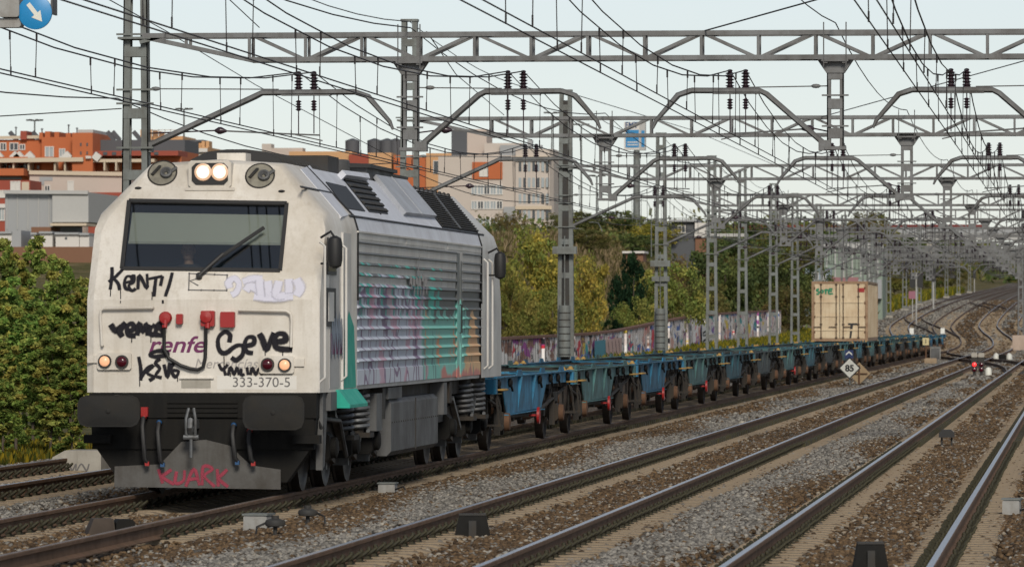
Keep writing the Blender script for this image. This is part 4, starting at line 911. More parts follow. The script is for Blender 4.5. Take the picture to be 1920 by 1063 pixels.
for k in range(21):
    ci_ = wcol[k]; nm = ORD[k]
    lab = f'{cname[ci_]} flat wagon coupled directly behind the locomotive' if k == 0 else (f'bright blue flat wagon at the very tail of the train' if k == 20 else f'{cname[ci_]} empty flat wagon, {nm} behind the locomotive')
    if k == 11: lab = f'{cname[ci_]} flat wagon carrying the only container'
    t = thing('flat_wagon', lab, 'flat wagon', (-TX[1] - float(shf(W0+k*WPITCH)), W0 + k*WPITCH, 0), 0, 'empty flat wagons of the freight train')
    for j, (pn, mb, mk, _) in enumerate(wparts):
        if k > 12 and pn in ('foot_step', 'brake_gear', 'lashing_hook', 'brake_rigging'): continue
        if pn == 'handbrake_wheel' and k not in (0, 1, 2, 3, 6): continue
        key = (j, ci_ if mk in ('W', 'WB') else 0)
        if key not in WMESH: WMESH[key] = mb.mesh(pn, WM[mk](WP[ci_]))
        o = bpy.data.objects.new(pn, WMESH[key]); COL.objects.link(o); o.parent = t
    if k == 20:
        for s in (-1, 1):
            q = MB(); q.box(s*1.05-.14, s*1.05+.14, 13.75, 13.8, 1.22, 1.62, 0); q.box(s*1.05-.02, s*1.05+.02, 13.76, 13.79, 1.15, 1.22, 0); q.build('tail_board', plain('white_tail_board', (.7,.7,.66), .6), t)

# ---------------------------------------------------------------- container
M['cream'] = paint('cream_container_paint', (.58,.475,.325), (.30,.16,.075), .5, .55, 0, 1.0, True, .3, .05)
cy = W0 + 11*WPITCH + .85
ct = thing('shipping_container', 'cream steel shipping container standing alone on the flat wagons', 'shipping container', (-TX[1], cy, 1.215))
CW, CH, CLn = 1.219, 2.59, 12.19
bd = MB(); bd.box(-CW+.05, CW-.05, .08, CLn, .05, CH-.05)
k = 0; y = .3
while y < CLn-.3:
    bd.prism([(y,.0),(y+.07,.035),(y+.17,.035),(y+.24,.0)], 'xy', 0, 1) if False else None
    for s in (-1,1):
        p = [(s*(CW-.05), y),(s*(CW-.015), y+.07),(s*(CW-.015), y+.17),(s*(CW-.05), y+.24)]; bd.prism(p if s > 0 else p[::-1], 'xy', .16, CH-.12)
    y += .28
bd.build('body', M['cream'], ct)
cf = MB()
for s in (-1,1):
    cf.box(s*CW-(.12 if s>0 else 0), s*CW+(0 if s>0 else .12), 0, .1, 0, CH); cf.box(s*CW-(.12 if s>0 else 0), s*CW+(0 if s>0 else .12), CLn-.1, CLn+.002, 0, CH)
    cf.box(s*CW-(.06 if s>0 else 0), s*CW+(0 if s>0 else .06), .1, CLn-.1, 0, .15); cf.box(s*CW-(.06 if s>0 else 0), s*CW+(0 if s>0 else .06), .1, CLn-.1, CH-.1, CH)
cf.box(-CW+.12, CW-.12, 0, .08, 0, .12); cf.box(-CW+.12, CW-.12, 0, .08, CH-.11, CH); cf.build('frame', paint('rusty_cream_frame', (.30,.20,.12), (.14,.06,.03), .75, .6, 0, 2.5), ct)
for s in (-1, 1):
    d = MB(); x0, x1 = (-CW+.13, -.012) if s < 0 else (.012, CW-.13)
    d.box(x0, x1, .01, .05, .13, CH-.12); 
    for z in (.45, 1.05, 1.65): d.box(x0+.05, x1-.05, -.022, .012, z, z+.07)
    dd = d.build('door', M['cream'], ct)
    for x in ((x0+.28, x1-.14) if s < 0 else (x0+.14, x1-.28)):
        r = MB(); r.tube([(x,-.025,.1),(x,-.025,CH-.1)], .022, 6); 
        for z in (.12,.7,1.9,CH-.16): r.box(x-.05,x+.05,-.04,.0,z,z+.06)
        if abs(x) < .3: r.box(x-.01,x+.03,-.055,-.03,.95,1.05)
        r.bar((x,-.05,.62),(x+(.32 if s>0 else -.32),-.05,.62),.025,.03); r.build('locking_rod', paint('rusty_rod', (.085,.055,.035), (.05,.03,.02), .7, .7, 0, 6), dd)
    for z in (.35,1.0,1.6,2.25):
        h = MB(); xx = -CW+.1 if s<0 else CW-.16; h.box(xx, xx+.06, -.02, .01, z, z+.1); h.build('hinge', M['brake_brown'], dd)
st = MB(); st.box(-.012,.012,-.004,.02,.13,CH-.12); st.build('door_gap_seal', M['rubber'], ct)
sk = MB(); sk.box(.77,1.07,-.012,.008,2.12,2.30); sk.build('red_sticker', M['red'], ct)
sk2 = MB(); sk2.box(.80,1.04,-.016,-.012,2.19,2.22); sk2.build('sticker_lettering', M['inkwhite'], ct)
sm = MB(); sm.prism([(.36,.70),(.76,.70),(.76,.78),(.36,.78)], 'xz', -.009, -.007); sm.prism([(.42,.14),(.50,.14),(.58,.70),(.46,.70)], 'xz', -.009, -.007); sm.build('black_scorch_stain', M['rubber'], ct)
sp_ = MB(); sp_.box(.36,.74,-.010,.009,.78,1.3); sp_.build('placard_plate', M['cream'], ct)
M['greenspray'] = plain('green_spray', (.01,.20,.10), .7)
so_ = MB(); Z = lambda x, z: (-1.03 + x*.2, .0, 2.02 + z*.2)
for s in (((.7,1.1),(.3,1.1),(.2,.8),(.7,.5),(.5,.1),(.1,.15)), ((1.3,.3),(1.0,.6),(1.3,.95),(1.6,.6),(1.3,.3)), ((2.2,1.2),(2.1,.1)), ((1.8,.9),(2.6,1.0)), ((3.6,1.2),(2.9,1.1),(2.8,.2),(3.7,.2)), ((2.85,.7),(3.5,.75))):
    so_.ribbon([Z(*p) for p in s], NF, .055, .008)
so_.build('green_spray_tag', M['greenspray'], ct)

# ---------------------------------------------------------------- catenary portals
XL = 17.0
WX = [13.9, 10.1, 6.1, 2.15]
def to_y(d, X): return (d - .0993*X)/.995
PD = [103, 145, 189, 232, 264, 288, 317, 341, 372, 412, 455, 500, 548, 600, 655, 715, 785, 860, 945, 1040]
def lattice_post(mb, x, z0, z1, w0, w1, n, leg=.13, dep=.26, mat=0):
    """two channel legs joined by batten plates, tapering upwards"""
    for s in (-1, 1):
        a, b = Vector((x+s*(w0/2-leg/2), 0, z0)), Vector((x+s*(w1/2-leg/2), 0, z1))
        for e in (-1, 1): mb.bar(a+Vector((0,e*(dep/2-.015),0)), b+Vector((0,e*(dep/2-.015),0)), leg, .03, mat, (0,1,0))
        mb.bar(a+Vector((s*(leg/2-.012),0,0)), b+Vector((s*(leg/2-.012),0,0)), dep, .022, mat, (1,0,0))
    for k in range(n):
        t = (k+.5)/n; z = z0+(z1-z0)*t; w_ = w0+(w1-w0)*t
        for e in (-1, 1): mb.box(x-w_/2+.02, x+w_/2-.02, e*(dep/2+.004)-.006, e*(dep/2+.004)+.006, z-.09, z+.09, mat)
def insul(mb, c, z0, z1, r, mat=0, n=5):
    pr = [(r*.45, z0)]
    for k in range(n):
        a = z0+(z1-z0)*(k+.15)/n; b = z0+(z1-z0)*(k+.55)/n; e = z0+(z1-z0)*(k+.9)/n; pr += [(r*.5,a),(r,b),(r*.5,e)]
    pr += [(r*.45, z1)]; mb.lathe(pr, (c[0], c[1], 0), 'z', 10, mat)
def beam_mesh(x1=24.0):
    mb = MB(); zt, zb = 7.22, 6.78; D = .25; start = 2.1
    for e in (-D, D):
        mb.bar((.15, e, zt),(x1, e, zt), .08, .085); mb.bar((start, e, zb),(x1, e, zb), .08, .085); mb.bar((.2, e, zt-.03),(start, e, zb), .06, .075)
        k = 0; x = start
        mb.bar((.95, e, zt),(.95, e, zb+.26), .05, .05)
        while x < x1-.1:
            mb.bar((x, e, zb),(x, e, zt), .05, .06)
            if x+1.02 < x1: mb.bar((x+.03, e*.98, zb if k%2 else zt),(x+.99, e*.98, zt if k%2 else zb), .04, .055)
            x += 1.02; k += 1
    x = start; k = 0
    while x < x1-.1:
        for z in (zt, zb): mb.bar((x,-D,z),(x,D,z),.05,.05)
        for z in (zt, zb): mb.bar((x,-D if k%2 else D,z),(min(x+1.02,x1),D if k%2 else -D,z),.035,.035)
        x += 1.02; k += 1
    return mb
def hanger_mesh(x, bottom=5.16):
    mb = MB(); lattice_post(mb, x, bottom, 6.74, .30, .30, 3, .07, .2); mb.box(x-.19,x+.19,-.14,.14,bottom-.03,bottom+.03)
    mb.prism([(x-.32,6.735),(x+.32,6.735),(x+.16,6.5),(x-.16,6.5)], 'xz', -.13, .13)
    for s in (-1,1): mb.bar((x+s*.16,-.27,6.70),(x+s*.16,.27,6.70),.06,.06); mb.tube([(x+s*.2,-.29,6.6),(x+s*.2,-.29,7.4)],.012,5)
    mb.box(x-.24,x+.24,-.29,-.26,6.7,6.8)
    for z in (5.55, 6.1): mb.bar((x-.24,-.13,z),(x+.24,-.13,z),.03,.03)
    return mb
def arm_parts(xp, s, dl, xw):
    """pull-off bracket springing from a post at xp towards s, wires at xw"""
    a = MB(); xe = xw + s*(.95 if dl < 1.5 else 1.0)
    pts = [(xp+s*.18, 5.22),(xp+s*(.18+dl), 6.13),(xp+s*(.3+dl), 6.19),(xe-s*.12, 6.2),(xe+s*.12, 6.12),(xe+s*.52, 5.66),(xe+s*.58, 5.52)]
    for e in (-.075, .075): a.tube([(x, e, z) for x, z in pts[:4]], .05, 6); a.tube([(x, e*(1 if i < 2 else .3), z) for i, (x, z) in enumerate(pts[3:])], [.05,.05,.038,.022], 6)
    a.box(min(xw-.45,xw+.45), xw+.45, -.10, .10, 6.135, 6.155)
    a.tube([(xp+s*.15, 0, 6.27),(xp+s*(.6+dl), 0, 6.25)], .012, 5); a.ball((xp+s*.35,0,6.27),(.09,.04,.04),8,5)
    a.box(xp+(.10 if s > 0 else -.30), xp+(.30 if s > 0 else -.10), -.12, .12, 5.12, 5.30)
    ins = []
    for q in (-.14, .14):
        b = MB(); insul(b, (xw+q, 0), 6.25, 6.53, .085); b.lathe([(.10,6.22),(.06,6.26)], (xw+q,0,0), 'z', 8); b.ball((xw+q,0,6.55),(.05,.05,.03),8,4); ins.append(b)
        b = MB(); insul(b, (xw+q, 0), 5.86, 6.05, .06, 0, 4); b.tube([(xw+q,0,6.05),(xw+q,0,6.14)], .012, 5); b.tube([(xw+q,0,5.86),(xw+q,0,5.45)], .011, 5); ins.append(b)
    g = MB(); xr = xw - s*1.45 if dl > 1.5 else xw - s*1.15
    g.tube([(xr,0,5.50),(xw-s*.25,0,5.44),(xw+s*.25,0,5.42)], .016, 5); 
    gi = MB(); gi.tube([(xr-s*.22,0,5.51),(xr-s*.15,0,5.51),(xr-s*.1,0,5.51),(xr,0,5.50)], [.02,.065,.065,.02], 8); gi.tube([(xr-s*.22,0,5.51),(xp+s*.15,0,5.46)], .014, 5)
    g.tube([(xw-s*.2,0,5.43),(xw+s*.3,0,5.32)], .012, 5)
    return a, ins, g, gi
lx = lambda X: XL - X
ARM = [(0.0, 1, 2.0, lx(WX[0])), (lx(12.0), 1, 1.05, lx(WX[1])), (lx(4.35), -1, 1.05, lx(WX[2])), (lx(.2), -1, 1.05, lx(WX[3]))]
# (post x, direction, diagonal, wires)
def portal_pieces():
    P = []
    a = MB(); lattice_post(a, 0, -.3, 9.72, .58, .40, 9); a.box(-.22,.22,-.16,.16,9.70,9.76)
    for z in (5.2, 6.25, 6.0, 7.25): a.bar((-.34,-.17,z),(.34,-.17,z),.035,.035)
    a.box(-.30,.30,-.29,.29,7.16,7.20); a.bar((.1,-.25,7.1),(.5,-.25,7.2),.06,.06)
    P.append(('post', a, 'steel_b', []))
    f = MB(); f.box(-.45,.45,-.4,.4,-.55,.02); P.append(('foundation', f, 'concrete', []))
    a = MB(); lattice_post(a, 24.1, -.3, 9.72, .58, .40, 9); P.append(('post', a, 'steel_b', []))
    P.append(('beam', beam_mesh(23.7), 'steel', []))
    for X in (12.0, 4.35, .2): P.append(('hanger', hanger_mesh(lx(X)), 'steel', []))
    for xp, s, dl, xw in ARM:
        a, ins, g, gi = arm_parts(xp, s, dl, xw)
        P.append(('cantilever_arm', a, 'steel', [('insulator', i, 'ceramic') for i in ins] + [('steady_arm', g, 'steel'), ('insulator', gi, 'ceramic')]))
    return P
pieces = portal_pieces()
PMESH = [(n, mb.mesh(n, M[m]), [(n2, b.mesh(n2, M[m2])) for n2, b, m2 in subs]) for n, mb, m, subs in pieces]
allm = ['steel','steel_b','ceramic','concrete']; one = MB()
for n, mb, m, subs in pieces:
    one.merge(mb, mats=[allm.index(m)]*4)
    for n2, b, m2 in subs: one.merge(b, mats=[allm.index(m2)]*4)
ONE = one.mesh('catenary_portal', [M[m] for m in allm])
def portal_label(k):
    if k == 0: return 'grey steel catenary portal spanning above the locomotive, nearest of the row'
    return f'grey steel catenary portal over the tracks, {ORD[k]} counting away from the locomotive'
PY = []
for k, d in enumerate(PD):
    y = to_y(d, XL); x, z = -XL - float(shf(y)), float(zr(y)); PY.append(y)
    if k < 9:
        t = thing('catenary_portal', portal_label(k), 'catenary portal', (x, y, z), 0, 'catenary portals over the tracks')
        for n, me, subs in PMESH:
            o = bpy.data.objects.new(n, me); COL.objects.link(o); o.parent = t
            for n2, me2 in subs: q = bpy.data.objects.new(n2, me2); COL.objects.link(q); q.parent = o
        if k in (2, 3):
            wt = MB(); wt.lathe([(.05,.9),(.19,.9),(.19,2.6),(.05,2.6)], (.0,-.42,0), 'z', 16)
            for q in range(7): wt.lathe([(.195,.95+q*.23),(.195,.99+q*.23)], (0,-.42,0), 'z', 16, 1)
            wt.tube([(0,-.42,2.6),(0,-.42,4.9)], .02, 6); wt.box(-.4,.4,-.5,-.2,4.3,4.55) ; wt.build('tension_weight', [M['steel_b'], M['darkgrey']], t)
            sh_ = MB(); sh_.box(-.13,.13,-.12,.12,0,9.4) if k == 2 else sh_.box(-.36,.36,-.3,-.2,3.7,3.9); sh_.build('post_infill', M['darkgrey'] if k == 2 else M['steel_b'], t)
    else:
        o = bpy.data.objects.new('catenary_portal', ONE); COL.objects.link(o); o.location = (x, y, z); tag(o, portal_label(k), 'catenary portal', 'catenary portals over the tracks')

# extra slim lattice posts standing between far tracks (anchor posts), right-hand post on its pale base
def lone_post(label, x, y, h, base=False):
    z = float(zr(y)) if -x < 21 else float(ground_z(np.array([x]), np.array([y]))[0])
    t = thing('lattice_post', label, 'lattice post', (x, y, z-.15)); a = MB(); lattice_post(a, 0, 0, h, .55, .4, 9); a.build('post', M['steel'], t)
    if base: b = MB(); b.box(-.62,.62,-.6,.6,-.2,1.1); b.box(-.75,.75,-.7,.7,-.2,.35); b.build('foundation', paint('pinkish_concrete', (.42,.33,.27), (.25,.19,.15), .5, .9), t)
p = W(1914, 600, 430); lone_post('grey lattice post on pinkish concrete base at the right edge', p.x, p.y, 9.5, True)

# ---------------------------------------------------------------- overhead lines
def wire_pts(i, q, z_of):
    pts = []
    ys_ = [to_y(60, 10) - 42] + PY
    ysup = [PY[0] - 86, PY[0] - 43] + PY
    for a, b in zip(ysup, ysup[1:]):
        n = 7 if b < 250 else 4
        for k in range(n):
            t = k/n; y = a+(b-a)*t; pts.append((-(WX[i] + float(shf(y))) + q, y, float(zr(y)) + z_of(t, b-a)))
    return pts
mess = lambda t, sp: 6.56 - 4*t*(1-t)*min(.75, .00042*sp*sp)
names = ['overhead line of twin wires above the farthest left track', 'overhead line of twin wires above the freight train', 'overhead line of twin wires above the empty middle track', 'overhead line of twin wires rising steeply at the right']
for i in range(4):
    t = thing('overhead_line', names[i], 'overhead line', (0,0,0), 0, 'overhead lines')
    for q in (-.14, .14):
        a = MB(); a.tube(wire_pts(i, q, mess), .0115, 4); a.build('messenger_wire', M['wire'], t)
        a = MB(); a.tube(wire_pts(i, q*.8, lambda t_, s_: 5.30), .010, 4); a.build('contact_wire', M['wire'], t)
    k = 0; ysup = [PY[0]-86, PY[0]-43] + PY[:17]; rest = MB()
    for a_, b_ in zip(ysup, ysup[1:]):
        nd = max(3, int((b_-a_)/6.0))
        for j in range(nd):
            tt = (j+.5)/nd; y = a_+(b_-a_)*tt
            for q in (-.14, .14):
                yy = y + q*1.5; tq = (yy-a_)/(b_-a_); x = -(WX[i]+float(shf(yy))); z0 = float(zr(yy)); zm = z0 + mess(tq, b_-a_)
                d = MB() if k < 100 else rest
                d.tube([(x+q, yy, zm),(x+q*.9, yy, z0+5.30)], .0065, 4); d.tube([(x+q, yy, zm-.10),(x+q, yy, zm+.01)], .014, 4); d.tube([(x+q*.9, yy, z0+5.30),(x+q*.9, yy, z0+5.42)], .011, 4)
                if k < 100: d.build('dropper', M['wire'], t)
                k += 1
    if rest.v: rest.build('droppers', M['wire'], t, kind='stuff')
# feeder cables on top of the left-hand posts, and stay wires
def cable(label, pts, r=.011, name='cable', sag=0):
    a = MB(); out = []
    for p, q in zip(pts, pts[1:]):
        for k in range(8): t = k/8; v = Vector(p).lerp(Vector(q), t); v.z -= sag*4*t*(1-t); out.append(v)
    out.append(Vector(pts[-1])); a.tube(out, r, 4); return tag(a.build(name, M['wire']), label, 'cable')
tops = [(-XL-float(shf(y)), y, float(zr(y))+9.7) for y in PY[:16]]
cable('feeder cable carried along the tops of the left catenary posts', [(-XL, PY[0]-43, 9.7)] + tops, .013, sag=.5)
cable('return cable running along the left posts at bracket height', [(-XL-.35, PY[0]-43, 6.0)] + [(x-.35, y, z-3.6) for x, y, z in tops], .012, sag=.4)
cable('return cable strung below the hangers between the first tracks', [(-12.0, PY[0]-43, 7.5)] + [(-12.0-float(shf(y)), y, float(zr(y))+7.35) for y in PY[:12]], .012, sag=.5)
cable('return cable running above the beams by the middle hangers', [(-4.35, PY[0]-43, 7.5)] + [(-4.35-float(shf(y)), y, float(zr(y))+7.4) for y in PY[:12]], .012, sag=.4)
b = lambda px, py, d: tuple(W(px, py, d))
cable('stay wire rising from the nearest beam to the upper right', [b(1308,62,102.4), b(1560,-8,92)], .014)
cable('pale stay wire sloping down across the left of the first hanger', [b(150,-30,84), b(310,58,102.5), b(480,160,125), b(740,298,142)], .010)
cable('thin wire reaching from the left edge to the first lattice post', [b(-60,222,100), b(228,204,102.6)], .010)
cable('twin stay cable running up left from the nearest beam', [b(425,-5,95), b(486,52,102.5)], .012)
cable('long wire sloping from the anchor mast top to the hangers behind', [b(1085,180,188.5), b(1300,245,240), b(1500,330,330)], .014)
cable('wire rising right from the second beam towards the edge of the picture', [b(1510,228,146), b(1930,112,120)], .012)
cable('slanting wire from the nearest hanger top down to the second portal', [b(800,60,103), b(855,140,125), b(945,216,145)], .012)
# ---------------------------------------------------------------- vegetation
def leaf_material():
    m, t, b = nodes('leaves'); t.nodes.remove(b); o = t.nodes['Material Output']
    a = N(t, 'ShaderNodeAttribute', attribute_name='tint'); oi = N(t, 'ShaderNodeObjectInfo')
    h = N(t, 'ShaderNodeHueSaturation'); L(t, a.outputs['Color'], h.inputs['Color'])
    L(t, math_(t, 'ADD', .485, math_(t, 'MULTIPLY', oi.outputs['Random'], .03)), h.inputs['Hue']); L(t, math_(t, 'ADD', .85, math_(t, 'MULTIPLY', oi.outputs['Random'], .3)), h.inputs['Value'])
    d = N(t, 'ShaderNodeBsdfDiffuse'); tr = N(t, 'ShaderNodeBsdfTranslucent'); L(t, h.outputs[0], d.inputs[0]); L(t, h.outputs[0], tr.inputs[0])
    ms = N(t, 'ShaderNodeMixShader', i_0=.28); L(t, d.outputs[0], ms.inputs[1]); L(t, tr.outputs[0], ms.inputs[2]); L(t, ms.outputs[0], o.inputs[0]); return m
M['leaf'] = leaf_material(); M['bark'] = paint('grey_brown_bark', (.10,.08,.06), (.05,.04,.03), .7, .95, 0, 4)
def leaf_mesh(name, centers, rad, per, size, palette, rng, flat=0.0, aspect=.55, spread=1.0):
    """leaf blades scattered round clump centres; each leaf has its own green"""
    n = len(centers)*per; ci_ = np.repeat(np.arange(len(centers)), per); r = np.repeat(rad, per)
    off = rng.normal(size=(n,3)); off /= np.linalg.norm(off, axis=1)[:,None]; off *= (rng.random((n,1))**.45)*r[:,None]*spread; off[:,2] *= .8
    P = centers[ci_] + off
    u = rng.normal(size=(n,3)); u /= np.linalg.norm(u, axis=1)[:,None]; w_ = rng.normal(size=(n,3)); w_[:,2] += .6
    v = np.cross(u, w_); v /= np.linalg.norm(v, axis=1)[:,None] + 1e-9
    s = size*(.45+1.2*rng.random((n,1))**1.5); a = u*s; b_ = v*s*aspect
    V = np.stack([P-a, P+b_, P+a, P-b_], 1).reshape(-1,3); Fa = np.arange(n*4).reshape(n,4)
    pal = np.array(palette); pc = pal[rng.integers(0, len(pal), len(centers))]; pl_ = pal[rng.integers(0, len(pal), n)]
    col = pc[ci_]*.65 + pl_*.35; col = col*(.65+.7*rng.random((n,1)))
    return big_mesh(name, V, Fa, M['leaf'], np.repeat(np.clip(col,0,1), 4, 0))
def tree_proto(seed, h, wdt, palette, nclump, per, size, trunk=.25, shape='round', low=.12, gap=.0):
    rng = np.random.default_rng(seed); C = []; Rr = []
    lob = rng.random(3)*6.28
    while len(C) < nclump:
        p = rng.normal(size=3); p /= np.linalg.norm(p); q = p*(rng.random()**.38)
        an = math.atan2(p[1], p[0]); wob = 1 + .22*math.sin(2*an+lob[0]) + .16*math.sin(3*an+lob[1]+2*p[2]) + .12*math.sin(5*p[2]*2+lob[2])
        z = .5 + .5*q[2]
        if shape == 'cone': rr = (1.02-z)**.75*1.15
        elif shape == 'column': rr = .85+.15*math.sin(7*z+lob[0])
        else: rr = 1.0
        x, y = q[0]*wob*rr, q[1]*wob*rr
        C.append((x*wdt/2, y*wdt/2, h*(low + (1-low)*z))); Rr.append(wdt*(.06+.10*rng.random())*(.8 if shape != 'round' else 1))
    C = np.array(C); Rr = np.array(Rr); cm = leaf_mesh('crown', C, Rr, per, size, palette, rng)
    tb = MB(); r0 = trunk/2
    tb.tube([(0,0,-.8),(0,0,h*.12),(rng.normal()*.03*wdt,rng.normal()*.03*wdt,h*.4),(rng.normal()*.05*wdt,rng.normal()*.05*wdt,h*.75)], [r0*1.3,r0,r0*.7,r0*.25], 8)
    for k in range(9):
        c = C[rng.integers(0, len(C))]; z0 = h*(.12+.4*rng.random()); z0 = min(z0, c[2])
        tb.tube([(0,0,z0),(c[0]*.5,c[1]*.5,(z0+c[2])/2+.05*h),tuple(c)], [r0*.45,r0*.28,r0*.08], 6)
    return tb.mesh('trunk', M['bark']), cm
G_BUSH = [(.045,.085,.018),(.06,.11,.022),(.085,.13,.03),(.035,.065,.016),(.11,.14,.035),(.13,.13,.03)]
G_YEL = [(.17,.15,.025),(.22,.17,.025),(.12,.125,.022),(.085,.105,.02),(.28,.20,.03)]
G_YG = [(.11,.125,.022),(.15,.145,.028),(.085,.11,.02),(.20,.17,.03)]
LEAFK = 1.55
def brighter(p, k): return [tuple(c*k for c in q) for q in p]
G_DARK = [(.014,.034,.018),(.02,.045,.022),(.03,.058,.026),(.012,.026,.015)]
G_OLIVE = [(.06,.07,.025),(.075,.08,.028),(.045,.06,.022),(.10,.09,.035)]
G_GREEN = [(.035,.06,.02),(.05,.08,.024),(.065,.09,.026),(.03,.05,.02)]
G_BROWN = [(.14,.10,.05),(.11,.085,.045),(.09,.08,.04),(.18,.12,.04)]
G_BUSH, G_YEL, G_YG, G_OLIVE, G_GREEN, G_BROWN = (brighter(p, k) for p, k in (([(c[0]*1.2,c[1],c[2]*1.1) for c in G_BUSH],2.5),([(c[0],c[1]*1.03,c[2]*1.5) for c in G_YEL],1.6),([(c[0],c[1],c[2]*1.5) for c in G_YG],1.7),([(c[0]*1.15,c[1],c[2]) for c in G_OLIVE],1.8),([(c[0]*1.2,c[1],c[2]*1.1) for c in G_GREEN],1.95),(G_BROWN,1.3)))
PRO = {
 'gold': [tree_proto(11, 1, 1, G_YEL, 85, 130, .017, .04), tree_proto(12, 1, 1, G_YEL, 85, 130, .017, .04)],
 'yellow': [tree_proto(13, 1, 1, G_YG, 85, 130, .016, .04), tree_proto(14, 1, 1, G_YG, 80, 130, .017, .04)],
 'dark': [tree_proto(15, 1, 1, G_DARK, 90, 130, .02, .05, 'column', .03)],
 'olive': [tree_proto(16, 1, 1, G_OLIVE, 75, 110, .018, .04), tree_proto(17, 1, 1, G_OLIVE, 75, 110, .018, .04)],
 'green': [tree_proto(18, 1, 1, G_GREEN, 75, 120, .018, .04), tree_proto(19, 1, 1, G_GREEN, 75, 120, .018, .04)],
 'brown': [tree_proto(20, 1, 1, G_BROWN, 60, 90, .016, .04)],
}
def plant(name, proto, x, y, h, wdt, label, cat='tree', group=None, rz=None, z=None):
    if z is None: z = float(ground_z(np.array([float(x)]), np.array([float(y)]))[0])
    t = thing(name, label, cat, (x, y, z), random.random()*6.28 if rz is None else rz, group); t.scale = (wdt, wdt, h)
    for n, me, m in (('trunk', proto[0], None), ('crown', proto[1], None)):
        o = bpy.data.objects.new(n, me); COL.objects.link(o); o.parent = t
    return t
def tree_px(kind, k, px, pytop, d, wpx, label, name='tree'):
    p = W(px, pytop, d); x, y = p.x, p.y; zg = float(ground_z(np.array([x]), np.array([y]))[0]); h = max(2.0, p.z - zg)
    return plant({'dark': 'conifer_tree'}.get(kind, 'leafy_tree'), PRO[kind][k % len(PRO[kind])], x, y, h*1.02, wpx*d/F, label, 'tree', 'trees on the embankment')
tree_px('gold', 0, 1005, 436, 300, 165, 'big yellow and gold tree right behind the locomotive roof end')
tree_px('yellow', 0, 950, 515, 285, 120, 'low green-yellow tree next to the rear cab mirror')
tree_px('gold', 1, 1090, 475, 310, 120, 'golden tree directly behind the dark weighted catenary post')
tree_px('yellow', 1, 1040, 545, 292, 110, 'low yellowish tree crowding the wall foot of the weighted post')
tree_px('dark', 0, 1184, 476, 335, 84, 'very dark conifer between two yellow trees')
tree_px('dark', 0, 1150, 600, 322, 60, 'small dark conifer bush above the brick wall')
tree_px('yellow', 0, 1252, 498, 345, 140, 'round yellow-green tree behind the second weighted post')
tree_px('yellow', 1, 1195, 560, 332, 90, 'loose yellow-green shrub tree below the dark conifer')
tree_px('green', 0, 1360, 452, 455, 170, 'wide dark green tree behind the ladder-like posts')
tree_px('green', 1, 1440, 470, 480, 140, 'green tree to the left of the cream container')
tree_px('olive', 0, 1480, 540, 470, 100, 'olive green bush tree near the end of the graffiti wall')
tree_px('olive', 1, 1320, 520, 420, 100, 'olive tree rising over the white graffitied wall')
tree_px('brown', 0, 955, 475, 420, 60, 'bare greyish brown tree at the foot of the beige block')
tree_px('olive', 0, 1070, 405, 480, 110, 'olive tree on the hill beside the beige block')
tree_px('green', 0, 1150, 402, 500, 120, 'green tree high on the hill under the curved lamps')
tree_px('gold', 1, 1225, 415, 520, 110, 'ochre autumn tree high on the hill')
tree_px('green', 1, 1200, 440, 470, 110, 'green tree above the hut with the white roof')
tree_px('olive', 1, 1105, 450, 430, 110, 'olive tree above the dry grass patch')
tree_px('brown', 0, 1265, 470, 440, 60, 'brownish shrub tree by the dirt track on the hill')
tree_px('green', 0, 1400, 415, 600, 150, 'green tree on the hilltop past the small building')
tree_px('olive', 0, 1480, 425, 650, 140, 'olive tree on the hilltop behind the far posts')
tree_px('green', 1, 1560, 430, 720, 150, 'green tree on the skyline above the container')
for k in range(26):
    px = 1530 + 14*k + random.uniform(-8, 8); d = 560 + 28*k + random.uniform(-20, 20); X = 26 + random.random()*14
    px2 = 2025 - F*X/(.995*d); p = W(px2, 500, d)
    plant('leafy_tree', PRO[('olive','green','yellow','brown')[k % 4]][0], p.x, p.y, 4.5+3.5*random.random(), 6+4*random.random(), 'tree in the far row along the left side of the climbing tracks', 'tree', 'far trees along the climbing tracks')
# foreground thicket of upright saplings on the left
sap = [tree_proto(31+k, 4.2, 1.0, G_BUSH, 170, 125, .047, .05, 'column', .02) for k in range(3)]
saps = [(8,452,102,70,'tall leafy sapling at the left edge of the thicket'),(62,446,100,74,'tallest sapling of the thicket, under the white sheds'),(30,520,94,80,'broad low sapling in front at the left edge'),(112,492,99,70,'leafy sapling in the middle of the thicket'),(150,530,100,64,'leafy sapling touching the locomotive corner'),(95,600,93,70,'short bushy sapling in front of the thicket'),(135,640,93,60,'short sapling next to the concrete block'),(-30,480,99,80,'sapling half cut off by the left edge'),(180,500,108,70,'sapling hidden partly behind the locomotive buffer'),(45,560,108,90,'sapling deep in the back of the thicket'),(5,640,91,60,'low bushy shoot at the left edge near the grass')]
for k, (px, pt, d, wpx, lab) in enumerate(saps):
    pt -= 22; wpx *= 1.15
    p = W(px, pt, d); zg = float(ground_z(np.array([p.x]), np.array([p.y]))[0])
    t = plant('sapling', sap[k % 3], p.x, p.y, (p.z-zg)/4.2, wpx*d/F*1.25, lab, 'sapling', 'saplings of the thicket')
